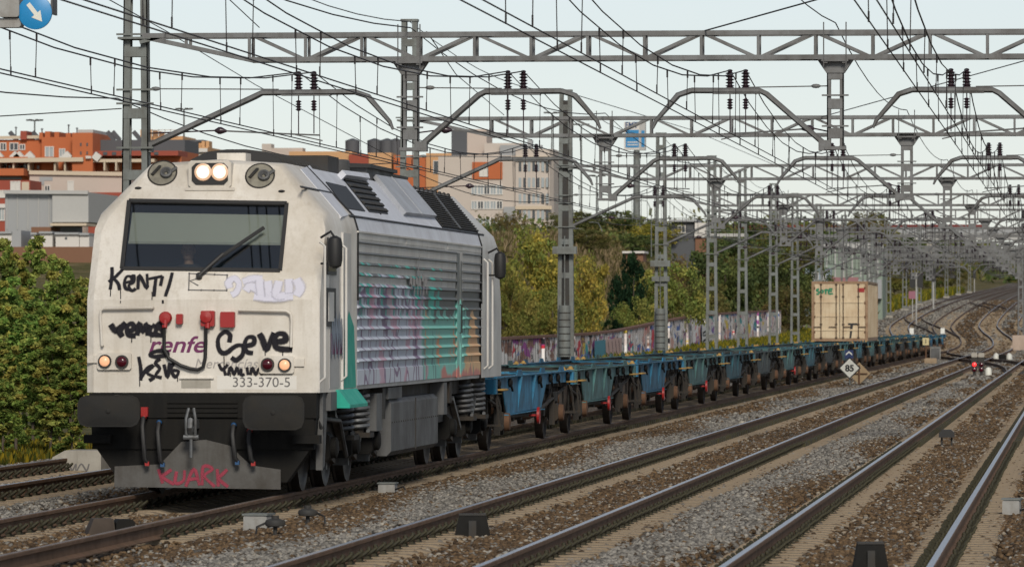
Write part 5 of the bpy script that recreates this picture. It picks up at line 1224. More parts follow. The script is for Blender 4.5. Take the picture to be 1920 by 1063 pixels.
# grass and yellow flowering weeds
def tufts(n, fx, size, palette, name, label):
    x, y = fx(n); z = ground_z(x, y); n = len(x); rng = RNG
    a = rng.random((n,1))*6.28; ln = size*(.5+rng.random((n,1))); base = np.stack([x,y,z-.03],1); dirv = np.concatenate([np.cos(a),np.sin(a),0*a],1)
    tip = base + dirv*ln*.35*rng.normal(size=(n,1)) + np.array([0,0,1])*ln; sd = np.concatenate([-np.sin(a),np.cos(a),0*a],1)*ln*.10
    mid = base*.4+tip*.6; V = np.stack([base-sd, base+sd, mid+sd, tip, mid-sd],1).reshape(-1,3); Fa = np.arange(n*5).reshape(n,5)
    pal = np.array(palette); col = pal[rng.integers(0,len(pal),n)]*(.7+.6*rng.random((n,1)))
    o = bpy.data.objects.new(name, big_mesh(name, V, Fa, M['leaf'], np.repeat(col,5,0))); COL.objects.link(o); return tag(o, label, 'grass', kind='stuff')
Y_GR = [(.20,.17,.02),(.28,.22,.02),(.10,.11,.025),(.07,.09,.02),(.16,.14,.03)]
tufts(30000, lambda n: (-(16.6+3.8*RNG.random(n)), 76+28*RNG.random(n)), .20, Y_GR, 'flowering_weeds', 'yellow flowering weeds at the foot of the left thicket')
tufts(34000, lambda n: (-(17.6+6.2*RNG.random(n)), 235+250*RNG.random(n)), .75, Y_GR, 'grass', 'yellow-green weeds between the tracks and the graffitied wall')
tufts(26000, lambda n: (-(27+14*RNG.random(n)), 350+120*RNG.random(n)), .40, [(.24,.19,.11),(.28,.22,.13),(.14,.12,.05),(.09,.09,.03)], 'dry_grass', 'dry straw coloured grass on the hillside')
tufts(14000, lambda n: (-(21+4*RNG.random(n)), 540+500*RNG.random(n)), .9, Y_GR, 'verge_grass', 'dry yellowish verge along the far climbing tracks')
def low_scrub():
    C = []; rng = np.random.default_rng(77)
    while len(C) < 900:
        y = 250+500*rng.random(); X = 26+44*rng.random()
        if 380 < y < 450 and 30 < X < 41: continue
        if X > .155*y: continue
        z = float(ground_z(np.array([-X]), np.array([y]))[0]); C.append((-X, y, z+.5*rng.random()))
    C = np.array(C); me = leaf_mesh('scrub', C, 1.0+1.2*rng.random(len(C)), 45, .20, G_OLIVE+G_GREEN+G_BROWN[:1], rng)
    o = bpy.data.objects.new('scrub', me); COL.objects.link(o); tag(o, 'low mixed scrub covering the hillside behind the wall', 'scrub', kind='stuff')
low_scrub()
def far_wood():
    rng = np.random.default_rng(5); C = []; Rr = []
    for k in range(1500):
        y = 1250+1300*rng.random(); X = -120+520*rng.random()
        if -10 < X < 30 and y < 1600: continue
        z = float(ground_z(np.array([-X]), np.array([y]))[0]); C.append((-X, y, z+2+3*rng.random())); Rr.append(3+4*rng.random())
    me = leaf_mesh('distant_wood', np.array(C), np.array(Rr), 50, 1.1, G_OLIVE+G_GREEN, rng)
    o = bpy.data.objects.new('distant_wood', me); COL.objects.link(o); tag(o, 'far woodland massed along the horizon behind the catenary', 'woodland', kind='stuff')
far_wood()

# ---------------------------------------------------------------- graffitied brick wall
def wall_material():
    m, t, b = nodes('sprayed_brick_wall'); b.inputs['Roughness'].default_value = .9
    co = objco(t); sp = N(t, 'ShaderNodeSeparateXYZ'); L(t, co, sp.inputs[0]); y, z = sp.outputs[1], sp.outputs[2]
    def nz(sy, sz, off=0, det=3):
        mp = N(t, 'ShaderNodeMapping'); mp.inputs['Scale'].default_value = (0, sy, sz); mp.inputs['Location'].default_value = (0, off, off*.7); L(t, co, mp.inputs['Vector']); return noise(t, 1, det, .6, mp.outputs[0])
    br = N(t, 'ShaderNodeTexBrick'); br.inputs['Scale'].default_value = 3; br.inputs['Color1'].default_value = (.26,.10,.06,1); br.inputs['Color2'].default_value = (.20,.085,.055,1); br.inputs['Mortar'].default_value = (.28,.24,.2,1)
    cb = N(t, 'ShaderNodeCombineXYZ'); L(t, y, cb.inputs[0]); L(t, z, cb.inputs[1]); L(t, cb.outputs[0], br.inputs['Vector'])
    th = lambda v, e, s=.03: math_(t, 'MULTIPLY', math_(t, 'SUBTRACT', v, e), 1/s, True)
    c = br.outputs[0]
    white = mix(t, nz(.9, 2, 3), (.55,.48,.45), (.72,.67,.66))
    wf = ramp(t, math_(t, 'MULTIPLY', math_(t, 'SUBTRACT', y, 205), 1/230), [(0,(.50,)*3),(.3,(.48,)*3),(.42,(.36,)*3),(1,(.30,)*3)])
    c = mix(t, th(math_(t, 'SUBTRACT', nz(.35, .8, 7), math_(t,'SUBTRACT', wf, 0)), 0, .05), c, white)
    for off, col, e, sy, sz in ((11,(.62,.36,.31),.55,.10,.4),(83,(.78,.76,.76),.53,.22,.8),(23,(.07,.14,.40),.58,.20,.9),(31,(.02,.30,.32),.61,.15,.8),(41,(.55,.03,.05),.61,.20,.7),(53,(.68,.52,.06),.63,.14,.8),(61,(.32,.07,.30),.62,.18,.7),(71,(.015,.015,.02),.60,.36,1.1),(91,(.78,.76,.76),.61,.4,1.2),(107,(.015,.015,.02),.62,.5,1.6)):
        c = mix(t, th(nz(sy, sz, off), e), c, col)
    wv = N(t, 'ShaderNodeTexWave', bands_direction='Y'); wv.inputs['Scale'].default_value = .28; wv.inputs['Distortion'].default_value = 9; wv.inputs['Detail'].default_value = 3; wv.inputs['Detail Scale'].default_value = 1.2; L(t, scaled(t, (0,1,.6)), wv.inputs['Vector'])
    c = mix(t, math_(t, 'MULTIPLY', th(wv.outputs['Fac'], .90, .04), .8), c, (.03,.025,.03))
    c = mix(t, th(nz(.5,.25,97), .66, .1), c, (.17,.12,.10))
    L(t, c, b.inputs['Base Color']); return m
M['wall'] = wall_material()
wl = MB(); WYS = list(np.arange(150, 456, 5.0)); top = pchip([150,234,283,330,353,445,460],[1.0,1.28,1.42,2.05,2.35,2.85,2.9])
def wx(y): return -24.0 + .2*math.sin(y*.02)
for a, b2 in zip(WYS, WYS[1:]):
    za, zb2 = float(top(a)), float(top(b2)); ga, gb = za-3.0, zb2-3.0; xa, xb = wx(a), wx(b2)
    wl.add([(xa+.1,a,ga),(xb+.1,b2,gb),(xb+.1,b2,zb2),(xa+.1,a,za),(xa-.1,a,ga),(xb-.1,b2,gb),(xb-.1,b2,zb2),(xa-.1,a,za)], [(0,1,2,3),(7,6,5,4),(3,2,6,7)], 0)
    wl.add([(xa+.16,a,za),(xb+.16,b2,zb2),(xb+.16,b2,zb2+.12),(xa+.16,a,za+.12),(xa-.16,a,za),(xb-.16,b2,zb2),(xb-.16,b2,zb2+.12),(xa-.16,a,za+.12)], [(0,1,2,3),(7,6,5,4),(3,2,6,7),(0,4,5,1)], 1)
    if int(a) % 15 == 0: wl.box(xa+.1, xa+.22, a-.2, a+.2, ga, za-.004, 0)
wl.box(wx(455)-.12, wx(455)+.12, 455, 455.2, -.3, 2.9, 0)
wlo = wl.build('brick_wall', [M['wall'], paint('brick_coping', (.20,.10,.075), (.10,.07,.055), .6, .9, 0, 1)]); tag(wlo, 'long brick wall covered in colourful graffiti running along the left side', 'wall')
gp = MB()
def WPt(px, py):
    p = hit(px, py, (-23.86,0,0), (1,0,0)); return p
def wpanel(px0, px1, z0f, z1f, m):
    a, b2 = WPt(px0, 640), WPt(px1, 640); za, zb2 = float(top(a.y)), float(top(b2.y))
    gp.add([(wx(a.y)+.235,a.y,za-3+3*z0f),(wx(b2.y)+.235,b2.y,zb2-3+3*z0f),(wx(b2.y)+.235,b2.y,zb2-3+3*z1f),(wx(a.y)+.235,a.y,za-3+3*z1f)], [(0,1,2,3)], m)
wpanel(1116,1136,.25,.5,1); wpanel(1116,1136,.5,.9,0); wpanel(1136.5,1165,.12,.9,2); wpanel(1309,1321,.1,.85,3)
gpo = gp.build('painted_panel', [plain('blue_teal_mural', (.02,.20,.28)), plain('yellow_mural', (.50,.42,.05)), plain('pink_yellow_mural', (.50,.33,.30)), plain('white_mural', (.6,.6,.6))], wlo)
tg2 = MB()
for x0, zz2 in ((1309.5, .62), (1309.5, .45), (1309.5, .3)):
    pts = []
    for u, v in ((1,2),(8,5),(9,0),(2,-2),(1,3),(6,6)): p = WPt(x0+u, 640); pts.append((wx(p.y)+.238, p.y, float(top(p.y))-3+3*zz2+v*.035))
    tg2.ribbon(pts, (1,0,0), .09, .004, 0, 2)
for px0 in (1118, 1125, 1131):
    p = WPt(px0, 640); q = WPt(px0+5, 640); tg2.ribbon([(wx(p.y)+.238,p.y,float(top(p.y))-1.7),(wx(p.y)+.238,p.y+1,float(top(p.y))-1.2),(wx(q.y)+.238,q.y,float(top(q.y))-1.7)], (1,0,0), .12, .006, 0, 2)
for px0 in (1140, 1147, 1153, 1159):
    p = WPt(px0, 640); tg2.ribbon([(wx(p.y)+.238,p.y,float(top(p.y))-.4),(wx(p.y)+.238,p.y+.8,float(top(p.y))-1.1),(wx(p.y)+.238,p.y+.3,float(top(p.y))-1.7)], (1,0,0), .16, .006, 0, 2)
tg2.build('spray_tag', M['ink'], wlo)

# ---------------------------------------------------------------- buildings
def brickm(name, c1, c2, sc_=.9):
    m, t, b = nodes(name); b.inputs['Roughness'].default_value = .9; co = objco(t); n1 = noise(t, .5, 4); n2 = noise(t, 9, 3)
    c = mix(t, n1, c1, c2); c = mix(t, math_(t, 'MULTIPLY', n2, .35), c, tuple(q*.6 for q in c1)); L(t, c, b.inputs['Base Color']); return m
M['orange'] = brickm('orange_brick', (.50,.145,.05), (.40,.11,.045)); M['redbrick'] = brickm('red_brick', (.33,.075,.045), (.27,.06,.04)); M['ochre'] = brickm('ochre_render', (.58,.34,.17), (.50,.29,.15))
M['beige'] = brickm('beige_render', (.53,.47,.42), (.47,.41,.36)); M['pinkbeige'] = brickm('pinkish_render', (.51,.43,.38), (.47,.40,.35)); M['greyclad'] = brickm('grey_cladding', (.34,.35,.36), (.30,.31,.32)); M['lightgrey'] = brickm('pale_cladding', (.44,.44,.43), (.40,.40,.39))
M['brownwall'] = brickm('brown_brick', (.22,.11,.065), (.17,.09,.055)); M['window'] = plain('dark_window', (.05,.06,.07), .15); M['windowpale'] = plain('pale_window', (.30,.34,.36), .25); M['shutter'] = plain('white_shutter', (.55,.53,.50), .6); M['trim'] = plain('stone_trim', (.50,.42,.32), .8); M['roofdark'] = plain('dark_slate', (.07,.075,.085), .7); M['darkred'] = brickm('dark_red_tile', (.18,.035,.03), (.14,.03,.03))
class Bld:
    """a building measured from the photograph at distance d: masses, windows and trim are its parts"""
    def __init__(s, name, label, px, py, d, cat='building'):
        s.d = d; p = W(px, py, d); s.o = Vector((p.x, p.y, 0)); s.t = thing(name, label, cat, s.o)
    def rect(s, x0, y0, x1, y1, fwd=0.0):
        a = W(x0, y0, s.d) - s.o; b = W(x1, y1, s.d) - s.o; return a.x, b.x, b.z, a.z
    def mass(s, x0, y0, x1, y1, mat, name='wall', fwd=0, depth=10, ground=False):
        xa, xb, za, zb = s.rect(x0, y0, x1, y1)
        if ground: za = min(za, float(ground_z(np.array([s.o.x]), np.array([s.o.y]))[0]) - 2)
        m = MB(); m.box(xa, xb, -fwd, depth, za, zb); return m.build(name, M[mat], s.t)
    def win(s, x0, y0, x1, y1, mat='window', fwd=0, frame=True, name='window'):
        xa, xb, za, zb = s.rect(x0, y0, x1, y1); m = MB(); m.box(xa, xb, -fwd-.04, -fwd+.2, za, zb); f = m.build(name, M[mat], s.t)
        if frame:
            q = MB(); e = .07
            for r in ((xa-e,xb+e,za-e,za),(xa-e,xb+e,zb,zb+e),(xa-e,xa,za,zb),(xb,xb+e,za,zb),((xa+xb)/2-.03,(xa+xb)/2+.03,za,zb)): q.box(r[0],r[1],-fwd-.09,-fwd+.1,r[2],r[3])
            q.build('frame', M['shutter'], f)
        return f
    def bar(s, x0, y0, x1, y1, th, mat, name='trim', fwd=.3):
        a = W(x0,y0,s.d)-s.o; b = W(x1,y1,s.d)-s.o; m = MB(); m.bar((a.x,-fwd,a.z),(b.x,-fwd,b.z), th, th); return m.build(name, M[mat], s.t)
c4x = lambda x, y: (x/4.43, 240+y/4.43)
# orange terraced block
B1 = Bld('apartment_building', 'orange brick apartment block with stepped terraces and chimneys at far left', 90, 400, 470)
B1.mass(-40, 262, 81, 350, 'orange', fwd=0, depth=9, ground=False); B1.mass(81, 258, 145, 350, 'orange', fwd=.8, depth=9); B1.mass(145, 251, 184, 350, 'orange', 'stair_tower', 2.2, 8); B1.mass(154, 245, 183, 252, 'lightgrey', 'tower_cap', 1.8, 7)
B1.mass(184, 284, 345, 350, 'orange', fwd=.3, depth=9); B1.mass(184, 262, 345, 284, 'roofdark', 'roof_glazing', -1.5, 9); B1.mass(-40, 345, 345, 420, 'orange', fwd=0, depth=9, ground=True)
B1.mass(-60, 296, 110, 306, 'orange', 'parapet', 2.4, 3); B1.mass(-60, 318, 58, 331, 'orange', 'parapet', 3.4, 4); B1.mass(167, 300, 300, 306, 'trim', 'terrace_beam', 2.0, 2.2); B1.mass(184, 285, 345, 294, 'redbrick', 'parapet', 2.0, 3)
for x0, y0, x1, y1 in ((39,246,51,262),(75,249,82,262),(86,247,96,262),(104,248,113,262),(126,250,135,262)): B1.mass(x0, y0, x1, y1, 'redbrick' if x0 < 60 else 'orange', 'chimney', .5, 3)
for x0, y0, x1, y1, m in ((0,269,9,281,'window'),(18,269,32,281,'window'),(37,272,45,280,'window'),(89,277,103,296,'windowpale'),(116,281,125,297,'windowpale')): B1.win(x0, y0, x1, y1, m, .8 if x0 > 80 else 0)
for x in (5,33,62,112,131,206,228,250): B1.mass(x-1.5, 303, x+1.5, 322, 'trim', 'pillar', 2.2, 2.6)
for x0, x1 in ((2,10),(24,32),(44,54),(92,106),(113,128),(135,143),(150,162),(190,200),(238,248)): B1.win(x0, 309, x1, 322, 'window' if x0 % 3 else 'shutter', .0)
B1.bar(-40, 303, 167, 301, .35, 'trim', 'pergola_beam', 2.4); B1.bar(-40, 259, 82, 257, .25, 'trim', 'roof_edge', .2)
for x in (5, 36, 44, 64, 135, 192): B1.bar(x-6, 300 if x < 180 else 292, x+5, 290 if x < 180 else 300, .6, 'shutter', 'awning', 2.0)
for x in (8, 52, 195, 205, 245): B1.bar(x, 246, x+14, 262, .35, 'roofdark', 'solar_panel', -2)
for x0, x1 in ((-30,40),(60,85),(186,226)): B1.mass(x0, 331, x1, 337, 'window', 'window_band', .06, .5)
for x0 in range(-30, 140, 11):
    if not any(abs(x0-q) < 8 for q in (89, 116)): B1.win(x0, 310.5, x0+4.5, 317, 'windowpale' if x0 % 2 else 'window', .02, False)
for x0, x1 in ((-20,-4),(62,76),(122,140),(172,182)): B1.bar(x0, 296, x1, 296, .12, 'shutter', 'railing', 2.5); B1.bar(x0, 298.5, x1, 298.5, .08, 'shutter', 'railing', 2.5)
for x0 in (186, 203, 220, 238, 300): B1.win(x0, 287, x0+8, 292.5, 'window', 2.05, False)
for x0 in (160, 172): B1.win(x0, 270, x0+3, 276, 'window', 2.2, False); B1.win(x0, 286, x0+3, 292, 'window', 2.2, False)
for x0, h in ((20,236),(121,232),(137,238),(240,240),(70,239)): B1.bar(x0, 262, x0, h, .09, 'roofdark', 'aerial', -2); B1.bar(x0-2.5, h+2, x0+2.5, h+2, .07, 'roofdark', 'aerial', -2)
B1.win(60, 334, 70, 343, 'shutter', .0, False, 'blind'); B1.win(20, 350, 33, 358, 'shutter', .0); B1.win(44, 352, 50, 359, 'window', .0)
B2 = Bld('apartment_building', 'ochre apartment building behind the first lattice post', 320, 300, 540)
B2.mass(262, 243, 284, 330, 'ochre', fwd=0, depth=8); B2.mass(284, 255, 340, 330, 'ochre', fwd=-1, depth=9); B2.mass(309, 277, 394, 340, 'ochre', fwd=1, depth=9, ground=True); B2.mass(337, 266, 380, 277, 'ochre', fwd=-1, depth=6)
for x0, x1 in ((335,351),(352,379)): B2.mass(x0, 262, x1, 268, 'roofdark', 'mansard', -1, 6)
for x in (356, 382, 390): B2.mass(x-3, 265, x+3, 279, 'ochre', 'chimney', 0, 2)
B2.bar(309, 283, 394, 283, .35, 'shutter', 'parapet_rail', 1.3)
for x in (365, 372, 380): B2.win(x, 286, x+5, 293, 'trim', 1.0)
for x in (285, 297, 309, 320): B2.bar(x, 243, x, 256, .08, 'shutter', 'railing', 0)
B2.bar(284, 244, 336, 244, .08, 'shutter', 'railing', 0)
B3 = Bld('warehouse', 'plain pinkish beige building with small windows below the orange terraces', 140, 345, 430)
B3.mass(54, 324, 240, 470, 'pinkbeige', depth=10, ground=True); B3.bar(54, 323.5, 240, 327, .3, 'trim', 'roof_edge', .1); B3.win(73, 332, 82, 347, 'greyclad', 0, False, 'vent_panel'); B3.win(82, 332, 98, 339, 'greyclad', 0, False, 'vent_panel'); B3.win(128, 341, 137, 358, 'shutter'); B3.win(84, 349, 92, 357, 'window')
B4 = Bld('apartment_building', 'red brick block with a large window peeking past the cab roof', 192, 395, 425)
B4.mass(165, 361, 260, 480, 'redbrick', depth=9, ground=True); B4.win(175, 384, 190, 402, 'windowpale'); B4.win(200, 384, 214, 402, 'windowpale'); B4.mass(-60, 338, 54, 480, 'redbrick', 'wing', 0, 8, True)
B4.win(18, 341, 34, 356, 'shutter', 0); B4.win(38, 341, 52, 358, 'trim', 0, False); B4.win(-4, 358, 7, 369, 'shutter', 0); B4.win(-4, 388, 4, 412, 'windowpale', 0); B4.bar(-60, 386, 8, 386, .3, 'shutter', 'sill_band', .1)
B5 = Bld('warehouse', 'windowless grey clad warehouse in two tones behind the thicket', 90, 395, 400)
B5.mass(8, 360, 99, 480, 'greyclad', depth=12, ground=True); B5.mass(100, 361, 169, 417, 'lightgrey', 'pale_hall', .4, 12); B5.bar(8, 360, 169, 361.5, .25, 'lightgrey', 'roof_edge', .5); B5.mass(99, 419, 168, 424, 'trim', 'balustrade', 1, 3); B5.mass(62, 426, 99, 440, 'brownwall', 'brick_base', .8, 3)
for k in range(5): B5.bar(12+20*k, 362, 12+20*k, 430, .05, 'lightgrey', 'cladding_joint', .05)
B6 = Bld('shed', 'row of small white sheds with grey roofs above the saplings', 120, 450, 330, 'shed')
for x0, x1, y0 in ((74,98,438),(104,149,440),(-20,20,438),(58,68,440),(150,168,441)): B6.mass(x0, y0, x1, 468, 'shutter', 'wall', 0, 4); B6.mass(x0-1, y0-4, x1+1, y0, 'greyclad', 'roof', .2, 4.2)
B6.mass(-60, 463, 190, 500, 'brownwall', 'brick_base', .5, 5, True); B6.win(122, 445, 126, 449, 'window', 0, False, 'vent'); B6.mass(20, 432, 38, 464, 'greyclad', 'tank', 0, 3)
# blurred blocks behind the locomotive roof
B7 = Bld('apartment_building', 'orange and ochre block with dark water tanks on its roof, behind the locomotive roof', 690, 320, 520)
B7.mass(540, 284, 660, 420, 'ochre', fwd=0, depth=9, ground=True); B7.mass(655, 290, 692, 420, 'redbrick', fwd=.5, depth=9); B7.mass(690, 287, 735, 420, 'ochre', fwd=.2, depth=9); B7.mass(740, 292, 800, 420, 'orange', fwd=.6, depth=9); B7.mass(800, 288, 872, 420, 'ochre', fwd=0, depth=9)
B7.win(815, 303, 838, 325, 'window', 0); B7.win(842, 303, 870, 327, 'windowpale', 0)
for x in (650, 692, 716, 733):
    a = W(x, 288, 520)-B7.o; m = MB(); m.lathe([(.65,a.z-.2),(.68,a.z+1.3),(.1,a.z+1.5)], (a.x, 4, 0), 'z', 14); m.build('water_tank', M['roofdark'], B7.t)
B7.mass(482, 268, 500, 300, 'beige', 'stair_head', -2, 4); B7.mass(500, 276, 560, 300, 'pinkbeige', 'upper_wall', -2, 4)
B8 = Bld('apartment_building', 'tall beige apartment tower with rows of narrow windows above the yellow trees', 960, 360, 500)
B8.mass(868, 240, 905, 300, 'pinkbeige', 'upper_block', -3, 8); B8.mass(838, 243, 868, 290, 'roofdark', 'roof_structure', -3, 5); B8.mass(820, 292, 975, 520, 'beige', fwd=0, depth=12, ground=True); B8.mass(885, 304, 942, 336, 'orange', 'orange_panel', .15, 1); B8.mass(905, 268, 975, 300, 'beige', 'upper_wall', -1, 9); B8.mass(936, 272, 980, 296, 'greyclad', 'glazed_top', -.5, 6)
xa, xb, za, zb = B8.rect(968, 280, 1038, 520); m = MB(); c_ = 1.0
m.prism([(xa,-.6),(xb-c_*1.2,-.6),(xb-.3,-.3),(xb,.6),(xb,10),(xa,10)], 'xy', min(za, 2), zb); m.build('corner_tower', M['beige'], B8.t)
B8.mass(945, 388, 968, 520, 'greyclad', 'grey_stair_bay', .4, 3)
for r, (y0, y1) in enumerate(((314,330),(348,364),(378,391),(410,425),(440,455))):
    for k in range(5): B8.win(884+12*k, y0, 893+12*k, y1, 'windowpale' if (k+r) % 3 else 'window', 0) if y0 > 340 else None
for r, (y0, y1) in enumerate(((304,322),(334,352),(364,382),(394,412),(424,442))):
    for k in range(7): B8.win(974+8.6*k, y0, 979+8.6*k, y1, 'windowpale' if (k*2+r) % 3 else 'window', .6, False)
B8.bar(968, 390, 1037, 390, .3, 'trim', 'string_course', .65); B8.bar(968, 298, 1037, 298, .4, 'trim', 'string_course', .65)
for x in (985, 1003, 1020): B8.mass(x, 262+(x-985)*.5, x+9, 282, 'greyclad', 'roof_plant', -2, 3)
B8.win(900, 316, 914, 330, 'shutter', .15)
# hill buildings
B9 = Bld('small_building', 'low dark and cream building on the hilltop among trees', 1300, 430, 520)
B9.mass(1258, 416, 1303, 444, 'roofdark', 'dark_hall', 0, 6, True); B9.mass(1303, 418, 1325, 446, 'shutter', 'wall', .5, 6); B9.mass(1304, 446.5, 1324, 470, 'brownwall', 'base_wall', .3, 5, True); B9.mass(1255, 412, 1306, 416, 'greyclad', 'roof', .5, 7); B9.win(1272, 424, 1284, 436, 'window'); B9.mass(1325, 438, 1400, 444, 'lightgrey', 'ramp_wall', 0, 3)
B10 = Bld('hut', 'small brick hut with a flat white roof beside the dark conifer', 1190, 480, 400, 'hut')
B10.mass(1172, 475, 1206, 490, 'brownwall', depth=3); B10.mass(1167, 471, 1209, 475, 'shutter', 'roof', .3, 3.6); B10.win(1180, 479, 1186, 484, 'window')
B11 = Bld('industrial_shed', 'pale green industrial hall with blue and pink lower walls behind the container', 1585, 505, 590)
M['palegreen'] = brickm('pale_green_cladding', (.24,.29,.24), (.20,.25,.21)); M['paleblue'] = brickm('pale_blue_cladding', (.28,.34,.40), (.24,.30,.35)); M['pinkclad'] = brickm('pink_cladding', (.34,.17,.18), (.28,.14,.15))
B11.mass(1545, 462, 1655, 560, 'palegreen', depth=14, ground=True); B11.mass(1511, 503, 1560, 560, 'paleblue', 'side_hall', 2, 10, True); B11.mass(1560, 520, 1610, 560, 'pinkclad', 'lower_wall', 1, 2); B11.mass(1610, 524, 1654, 560, 'greyclad', 'lower_wall', 1, 2)
for k in range(7): B11.bar(1550+16*k, 463, 1550+16*k, 520, .12, 'lightgrey', 'cladding_rib', .05)
B11.bar(1543, 461, 1657, 461, .5, 'lightgrey', 'roof_edge', .1)
for x0 in (1516, 1528, 1542): B11.win(x0, 512, x0+7, 524, 'window', 2)
# road bridge far away
bz = W(1700, 436, 1220).z
br = thing('road_bridge', 'long low road bridge crossing the whole view behind the far catenary', 'bridge', (-40, 1240, 0))
m = MB(); m.box(-140, 90, -5, 5, bz-1.4, bz); m.build('deck', M['lightgrey'], br)
m = MB(); m.box(-140, 90, -5.2, -5.02, bz, bz+.9); m.build('parapet', M['greyclad'], br); m = MB(); m.box(-46, 20, -4.9, -4.6, bz+.9, bz+1.9); m.build('red_screen', M['darkred'], br)
for x in (-110,-80,-50, 8, 50, 75): m = MB(); m.box(x-1,x+1,-4,4,5,bz-1.4); m.build('pier', M['concrete'], br)

# billboard on a mast
bb = Bld('advertising_sign', 'blue and white advertising box sign on a tall mast', 1190, 255, 640, 'sign')
xa, xb, za, zb = bb.rect(1170, 229, 1199, 281); m = MB(); m.box(xa, xb, 0, 1.2, za, zb); m.build('box', M['shutter'], bb.t)
xs0, xs1, zs0, zs1 = bb.rect(1199, 226, 1210, 282); m = MB(); m.box(xs0+.003, xs1, .1, 1.2, zs0, zs1); m.build('side_face', M['lightgrey'], bb.t)
M['signblue'] = plain('sign_blue', (.015,.19,.42), .4); M['signdark'] = plain('sign_dark_blue', (.012,.05,.15), .5)
a0, a1, b0, b1 = bb.rect(1173, 244, 1198, 277); m = MB(); m.box(a0, a1, -.03, .0, b0, b1); m.build('blue_panel', M['signblue'], bb.t)
a0, a1, b0, b1 = bb.rect(1202.5, 245, 1208.5, 276); m = MB(); m.box(a0, a1, .07, .1, b0, b1); m.build('blue_panel', M['signblue'], bb.t)
a0, a1, b0, b1 = bb.rect(1171, 230, 1198, 242)
o = text_part('lettering', 'EMT', 1.0, (a0+.05, -.02, b0+.08), (math.pi/2,0,0), M['signdark'], bb.t, bold=.02); o.scale.x = 1.0*(a1-a0)/2.1
for z_ in (266, 271):
    a0, a1, b0, b1 = bb.rect(1176, z_, 1196, z_+2); m = MB(); m.box(a0, a1, -.045, -.03, b0, b1); m.build('white_line', M['shutter'], bb.t)
m = MB(); a = W(1193, 282, 640)-bb.o; gz0 = 4.0; m.tube([(a.x,.6,gz0),(a.x,.6,a.z)], [.5,.35], 12); m.build('mast', M['steel_b'], bb.t)
# tall lamp masts and curved street lamps
for px, pt, pb, d, lab in ((65,226,330,620,'thin floodlight mast above the left orange roof'),(345,205,300,600,'floodlight mast to the right of the first lattice post'),(1035,212,420,640,'floodlight mast between beige tower and weighted post'),(1090,234,420,660,'slim floodlight mast right of the weighted post'),(1119,330,420,600,'thin mast on the hill above the autumn trees')):
    p = W(px, pt, d); z0 = W(px, pb, d).z - 6; t = thing('lamp_mast', lab, 'lamp mast', (p.x, p.y, z0)); m = MB(); m.tube([(0,0,0),(0,0,p.z-z0)], [.16,.08], 8); m.build('pole', M['steel_b'], t)
    m = MB(); h = p.z-z0
    for k in range(6):
        an = k*math.pi/3; m.bar((0,0,h-.1),(.75*math.cos(an),.75*math.sin(an),h+.05),.07,.07); m.box(.75*math.cos(an)-.18,.75*math.cos(an)+.18,.75*math.sin(an)-.12,.75*math.sin(an)+.12,h-.06,h+.1)
    m.build('lamp_ring', M['darkgrey'], t)
for px, pt, lab in ((1094,428,'curved street lamp lower on the hill'),(1122,416,'curved street lamp higher on the hill'),(1213,375,'curved street lamp near the sign mast')):
    p = W(px, pt, 450); z0 = p.z - 4.5; t = thing('street_lamp', lab, 'street lamp', (p.x, p.y, z0)); m = MB(); m.tube([(.35,0,0),(.35,0,3.2),(.25,0,3.9),(0,0,4.4),(-.5,0,4.5)], [.045,.04,.035,.03,.03], 6); m.build('pole', M['steel_b'], t); m = MB(); m.ball((-.6,0,4.46),(.2,.08,.05),8,5); m.build('lamp_head', M['steel_b'], t)

# ---------------------------------------------------------------- lineside things
def at_ground(px, py, dz=-.2):
    r = ray(px, py); k = (dz + .0 - CAM.z)/r.z
    for _ in range(6): q = CAM + r*k; k = (float(zr(q.y)) + dz - CAM.z)/r.z
    return CAM + r*k
def letters(parent, body, size, loc, mat, name='lettering', bold=.0):
    o = text_part(name, body, size, loc, (math.pi/2,0,0), mat, parent, align='CENTER', bold=bold); return o
M['signwhite'] = plain('sign_white', (.66,.66,.60), .5); M['signnavy'] = plain('sign_navy', (.012,.03,.12), .45); M['signarrow'] = plain('sign_cyan_blue', (.012,.22,.50), .4)
def diamond(mb, c, r, y0, y1, mat=0): mb.prism([(c[0]-r,c[1]),(c[0],c[1]-r),(c[0]+r,c[1]),(c[0],c[1]+r)], 'xz', y0, y1, mat)
p = W(1593, 690, 198); t = thing('speed_sign', 'white diamond speed sign reading 85 under a small blue chevron plate', 'sign', (p.x, p.y, -.2)); h = p.z + .2
m = MB(); m.tube([(0,.06,0),(0,.06,h+.55)], .03, 8); m.build('post', M['steel_b'], t)
m = MB(); diamond(m, (0,h), .39, 0, .02); m.build('border', M['rubber'], t); m = MB(); diamond(m, (0,h), .335, -.006, 0); m.build('plate', M['signwhite'], t)
letters(t, '85', .31, (0,-.012,h-.105), M['rubber'], bold=.012)
m = MB(); zc = W(1590,664,198).z + .2; m.box(-.17,.13,.0,.02,zc-.15,zc+.15); m.build('chevron_plate', M['signnavy'], t)
m = MB(); m.prism([(-.13,zc-.04),(-.02,zc+.05),(.09,zc-.04),(.09,zc+.02),(-.02,zc+.11),(-.13,zc+.02)], 'xz', -.008, 0); m.build('chevron', M['signwhite'], t)
p = W(1611, 700, 204); t = thing('speed_sign', 'tan back of a diamond sign standing just behind the 85 sign', 'sign', (p.x, p.y, -.2)); h = p.z+.2
M['tan'] = paint('tan_sign_back', (.30,.22,.13), (.2,.14,.08), .5, .7); m = MB(); diamond(m, (0,h), .40, 0, .02); m.build('plate', M['tan'], t); m = MB(); m.tube([(0,-.05,-.1),(0,-.05,h+.3)], .03, 8); m.bar((-.3,-.05,h),(.3,-.05,h),.04,.03); m.build('post', M['brake_brown'], t)
